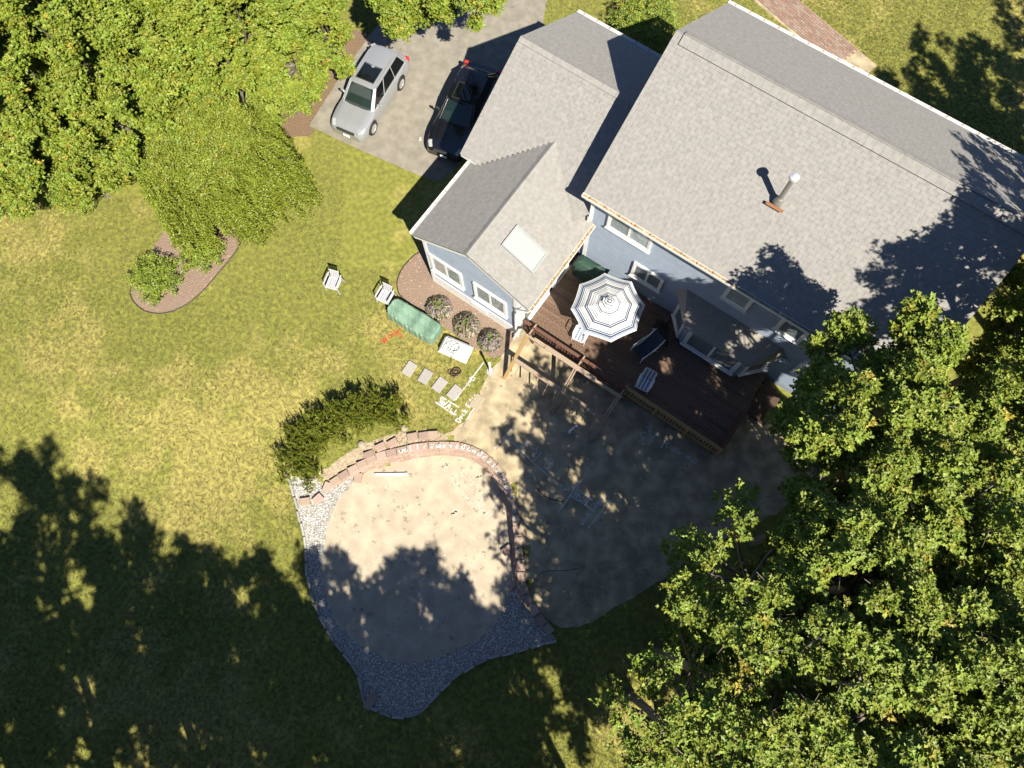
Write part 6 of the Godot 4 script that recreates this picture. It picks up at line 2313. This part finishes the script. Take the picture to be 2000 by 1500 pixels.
# ---------------------------------------------------------------- everything
func make_materials():
	var fine := mottle("fine", 0.09, 0.72, 1.0, 4)
	var coarse := mottle("coarse", 0.02, 0.78, 1.0, 5, 512, 8)
	var speck := mottle("speck", 0.35, 0.6, 1.0, 3)
	var bf := bumps("bump_fine", 0.1, 6.0)
	var bs := bumps("bump_speck", 0.3, 5.0)
	mat("floor", lin(0.12, 0.12, 0.04), 0.95, 0, coarse, 0.2)
	mat("asphalt", lin(0.255, 0.232, 0.19), 0.92, 0, mottle("tar", 0.02, 0.88, 1.0, 6, 512, 45), 0.15)
	mat("litter", lin(0.3, 0.2, 0.12), 0.95, 0, speck, 0.5, bf, 1.0)
	mat("mulch", lin(0.4, 0.285, 0.215), 0.95, 0, speck, 0.6, bf, 1.0)
	mat("bank", lin(0.45, 0.36, 0.25), 0.95, 0, coarse, 0.4, bf, 0.8)
	mat("earth", lin(0.45, 0.365, 0.235), 0.95, 0, mottle("soil", 0.012, 0.78, 1.0, 7, 512, 23), 0.2)
	mat("sand", lin(0.45, 0.38, 0.285), 0.95, 0, mottle("sandy", 0.012, 0.9, 1.0, 7, 512, 21), 0.2)
	mat("gravel_base", lin(0.46, 0.43, 0.39), 0.95, 0, speck, 1.2, bf, 1.0)
	mat("vc", Color.WHITE, 0.9)
	var g := mat("grass", Color.WHITE, 0.85)
	g.backlight_enabled = true
	g.backlight = Color(0.25, 0.3, 0.08)
	var lf := mat("leaf", Color.WHITE, 0.55)
	lf.backlight_enabled = true
	lf.backlight = Color(0.35, 0.42, 0.08)
	lf.cull_mode = BaseMaterial3D.CULL_DISABLED
	g.cull_mode = BaseMaterial3D.CULL_DISABLED
	mat("brick", Color.WHITE, 0.9, 0, speck, 1.5)
	mat("block", Color.WHITE, 0.92, 0, speck, 1.0, bf, 0.6)
	mat("stone", Color.WHITE, 0.9, 0, speck, 1.0, bf, 0.6)
	mat("concrete", lin(0.48, 0.45, 0.42), 0.9, 0, fine, 1.0, bs, 0.3)
	mat("concrete_tan", lin(0.5, 0.42, 0.3), 0.9, 0, fine, 1.0, bs, 0.3)
	mat("shingle", lin(0.285, 0.275, 0.262), 0.95, 0, mottle("shingle", 0.03, 0.88, 1.0, 6, 512, 31), 0.3)
	mat("shingle_tan", lin(0.3, 0.27, 0.235), 0.92, 0, mottle("shingle", 0.05, 0.86, 1.0, 5, 512, 31), 0.35)
	mat("siding", lin(0.3, 0.355, 0.45), 0.6, 0, mottle("dusty", 0.03, 0.93, 1.0, 4, 256, 5), 0.4)
	mat("trim", lin(0.78, 0.78, 0.77), 0.5, 0, mottle("dusty", 0.03, 0.93, 1.0, 4, 256, 5), 0.7)
	mat("blind", lin(0.5, 0.5, 0.48), 0.8, 0, coarse, 0.8)
	mat("room", lin(0.035, 0.035, 0.035), 0.8)
	glass("pane", Color(0.75, 0.82, 0.85), 0.18)
	mat("milk_glass", lin(0.31, 0.37, 0.34), 0.3)
	mat("lead", lin(0.27, 0.28, 0.29), 0.6)
	mat("galvanised", lin(0.5, 0.49, 0.46), 0.45, 0.6, fine, 2.0)
	mat("bright_metal", lin(0.75, 0.75, 0.75), 0.35, 0.5)
	mat("rust", lin(0.36, 0.17, 0.08), 0.9, 0, speck, 3.0)
	mat("rust_dark", lin(0.25, 0.14, 0.07), 0.9)
	mat("silt", lin(0.4, 0.29, 0.17), 0.95, 0, speck, 1.5)
	mat("deck", lin(0.225, 0.14, 0.095), 0.7, 0, mottle("grain", 0.06, 0.6, 1.0, 4, 512, 77), 0.5)
	mat("wood_dark", lin(0.1, 0.06, 0.04), 0.85, 0, fine, 1.0)
	mat("wood_red", lin(0.16, 0.075, 0.048), 0.8, 0, fine, 1.2)
	mat("wood_gold", lin(0.45, 0.29, 0.11), 0.75, 0, fine, 1.2)
	mat("wood_grey", lin(0.45, 0.34, 0.25), 0.85, 0, fine, 1.2)
	mat("bark", lin(0.27, 0.23, 0.18), 0.9, 0, speck, 1.0)
	mat("cloth", Color.WHITE, 0.85)
	M.cloth.backlight_enabled = true
	M.cloth.backlight = Color(0.2, 0.2, 0.2)
	M.cloth.cull_mode = BaseMaterial3D.CULL_DISABLED
	mat("white_cloth", lin(0.8, 0.8, 0.78), 0.85, 0, fine, 1.5)
	mat("white_metal", lin(0.78, 0.78, 0.78), 0.35)
	mat("white_plastic", lin(0.8, 0.8, 0.79), 0.4)
	mat("grey_plastic", lin(0.42, 0.42, 0.45), 0.45)
	mat("dark_plastic", lin(0.03, 0.028, 0.025), 0.6)
	mat("iron", lin(0.05, 0.05, 0.05), 0.5, 0.3)
	mat("strap", Color.WHITE, 0.7)
	mat("navy", lin(0.02, 0.03, 0.055), 0.8)
	M.navy.cull_mode = BaseMaterial3D.CULL_DISABLED
	mat("dark_slat", lin(0.035, 0.028, 0.026), 0.6)
	mat("tarp_dark", lin(0.035, 0.085, 0.06), 0.55, 0, fine, 1.0)
	mat("tarp_pale", lin(0.22, 0.36, 0.26), 0.6, 0, fine, 0.8)
	mat("hose_green", lin(0.03, 0.09, 0.05), 0.5)
	mat("cable_brown", lin(0.06, 0.03, 0.022), 0.5)
	mat("white_paint", lin(0.82, 0.82, 0.8), 0.9, 0, speck, 2.0)
	mat("faint_paint", lin(0.76, 0.7, 0.58), 0.9, 0, speck, 2.0)
	mat("orange_paint", lin(0.36, 0.07, 0.025), 0.9)
	mat("silver", lin(0.36, 0.37, 0.39), 0.32, 0.4)
	M.silver.clearcoat_enabled = true
	M.silver.clearcoat = 1.0
	M.silver.clearcoat_roughness = 0.05
	mat("black_paint", lin(0.006, 0.006, 0.008), 0.25)
	M.black_paint.clearcoat_enabled = true
	M.black_paint.clearcoat = 1.0
	M.black_paint.clearcoat_roughness = 0.03
	glass("car_glass", Color(0.12, 0.2, 0.17), 0.55)
	glass("car_glass_dark", Color(0.04, 0.06, 0.055), 0.85)
	mat("interior", lin(0.03, 0.03, 0.032), 0.8)
	mat("tyre", lin(0.018, 0.018, 0.018), 0.8)
	mat("alloy", lin(0.6, 0.6, 0.6), 0.35, 0.7)
	mat("lamp_glass", lin(0.3, 0.31, 0.32), 0.1)
	mat("tail_red", lin(0.45, 0.03, 0.025), 0.2)

func _ready():
	set_view()
	rng.seed = 20240611
	patch_noise.seed = 4
	patch_noise.frequency = 0.14
	patch_noise.fractal_octaves = 4
	fine_noise.seed = 17
	fine_noise.frequency = 0.05
	wall_line = PackedVector2Array([Vector2(-7.42, -4.442), Vector2(-6.862, -4.778), Vector2(-6.219, -5.091), Vector2(-5.41, -5.377), Vector2(-4.596, -5.541), Vector2(-3.679, -5.68), Vector2(-2.763, -5.674), Vector2(-2.053, -5.576), Vector2(-1.451, -5.318), Vector2(-0.921, -4.881), Vector2(-0.542, -4.335), Vector2(-0.272, -3.679), Vector2(-0.092, -2.88), Vector2(-0.018, -2.001), Vector2(0.005, -0.951), Vector2(0.091, -0.013), Vector2(0.416, 0.701), Vector2(1.047, 1.581)])
	edge_line = PackedVector2Array([Vector2(1.165, 1.93), Vector2(-0.51, 2.267), Vector2(-1.284, 2.41), Vector2(-2.352, 2.843), Vector2(-3.032, 3.307), Vector2(-3.65, 3.91), Vector2(-4.088, 4.219), Vector2(-4.748, 4.309), Vector2(-5.407, 4.106), Vector2(-6.032, 3.728), Vector2(-6.191, 2.982), Vector2(-6.464, 2.434), Vector2(-7.251, 1.491), Vector2(-7.965, 0.161), Vector2(-8.294, -0.994), Vector2(-8.39, -2.164), Vector2(-8.664, -3.17), Vector2(-9.058, -4.509), Vector2(-9.238, -4.931)])
	pit = PackedVector2Array(wall_line)
	pit.append_array(edge_line)
	make_materials()
	build_ground()
	brick_path()
	print("ground")
	build_house()
	build_deck()
	print("house")
	build_plants()
	build_cars()
	build_lean_frame()
	build_umbrella()
	build_deck_things()
	build_yard_things()
	build_grass()
	print("done")
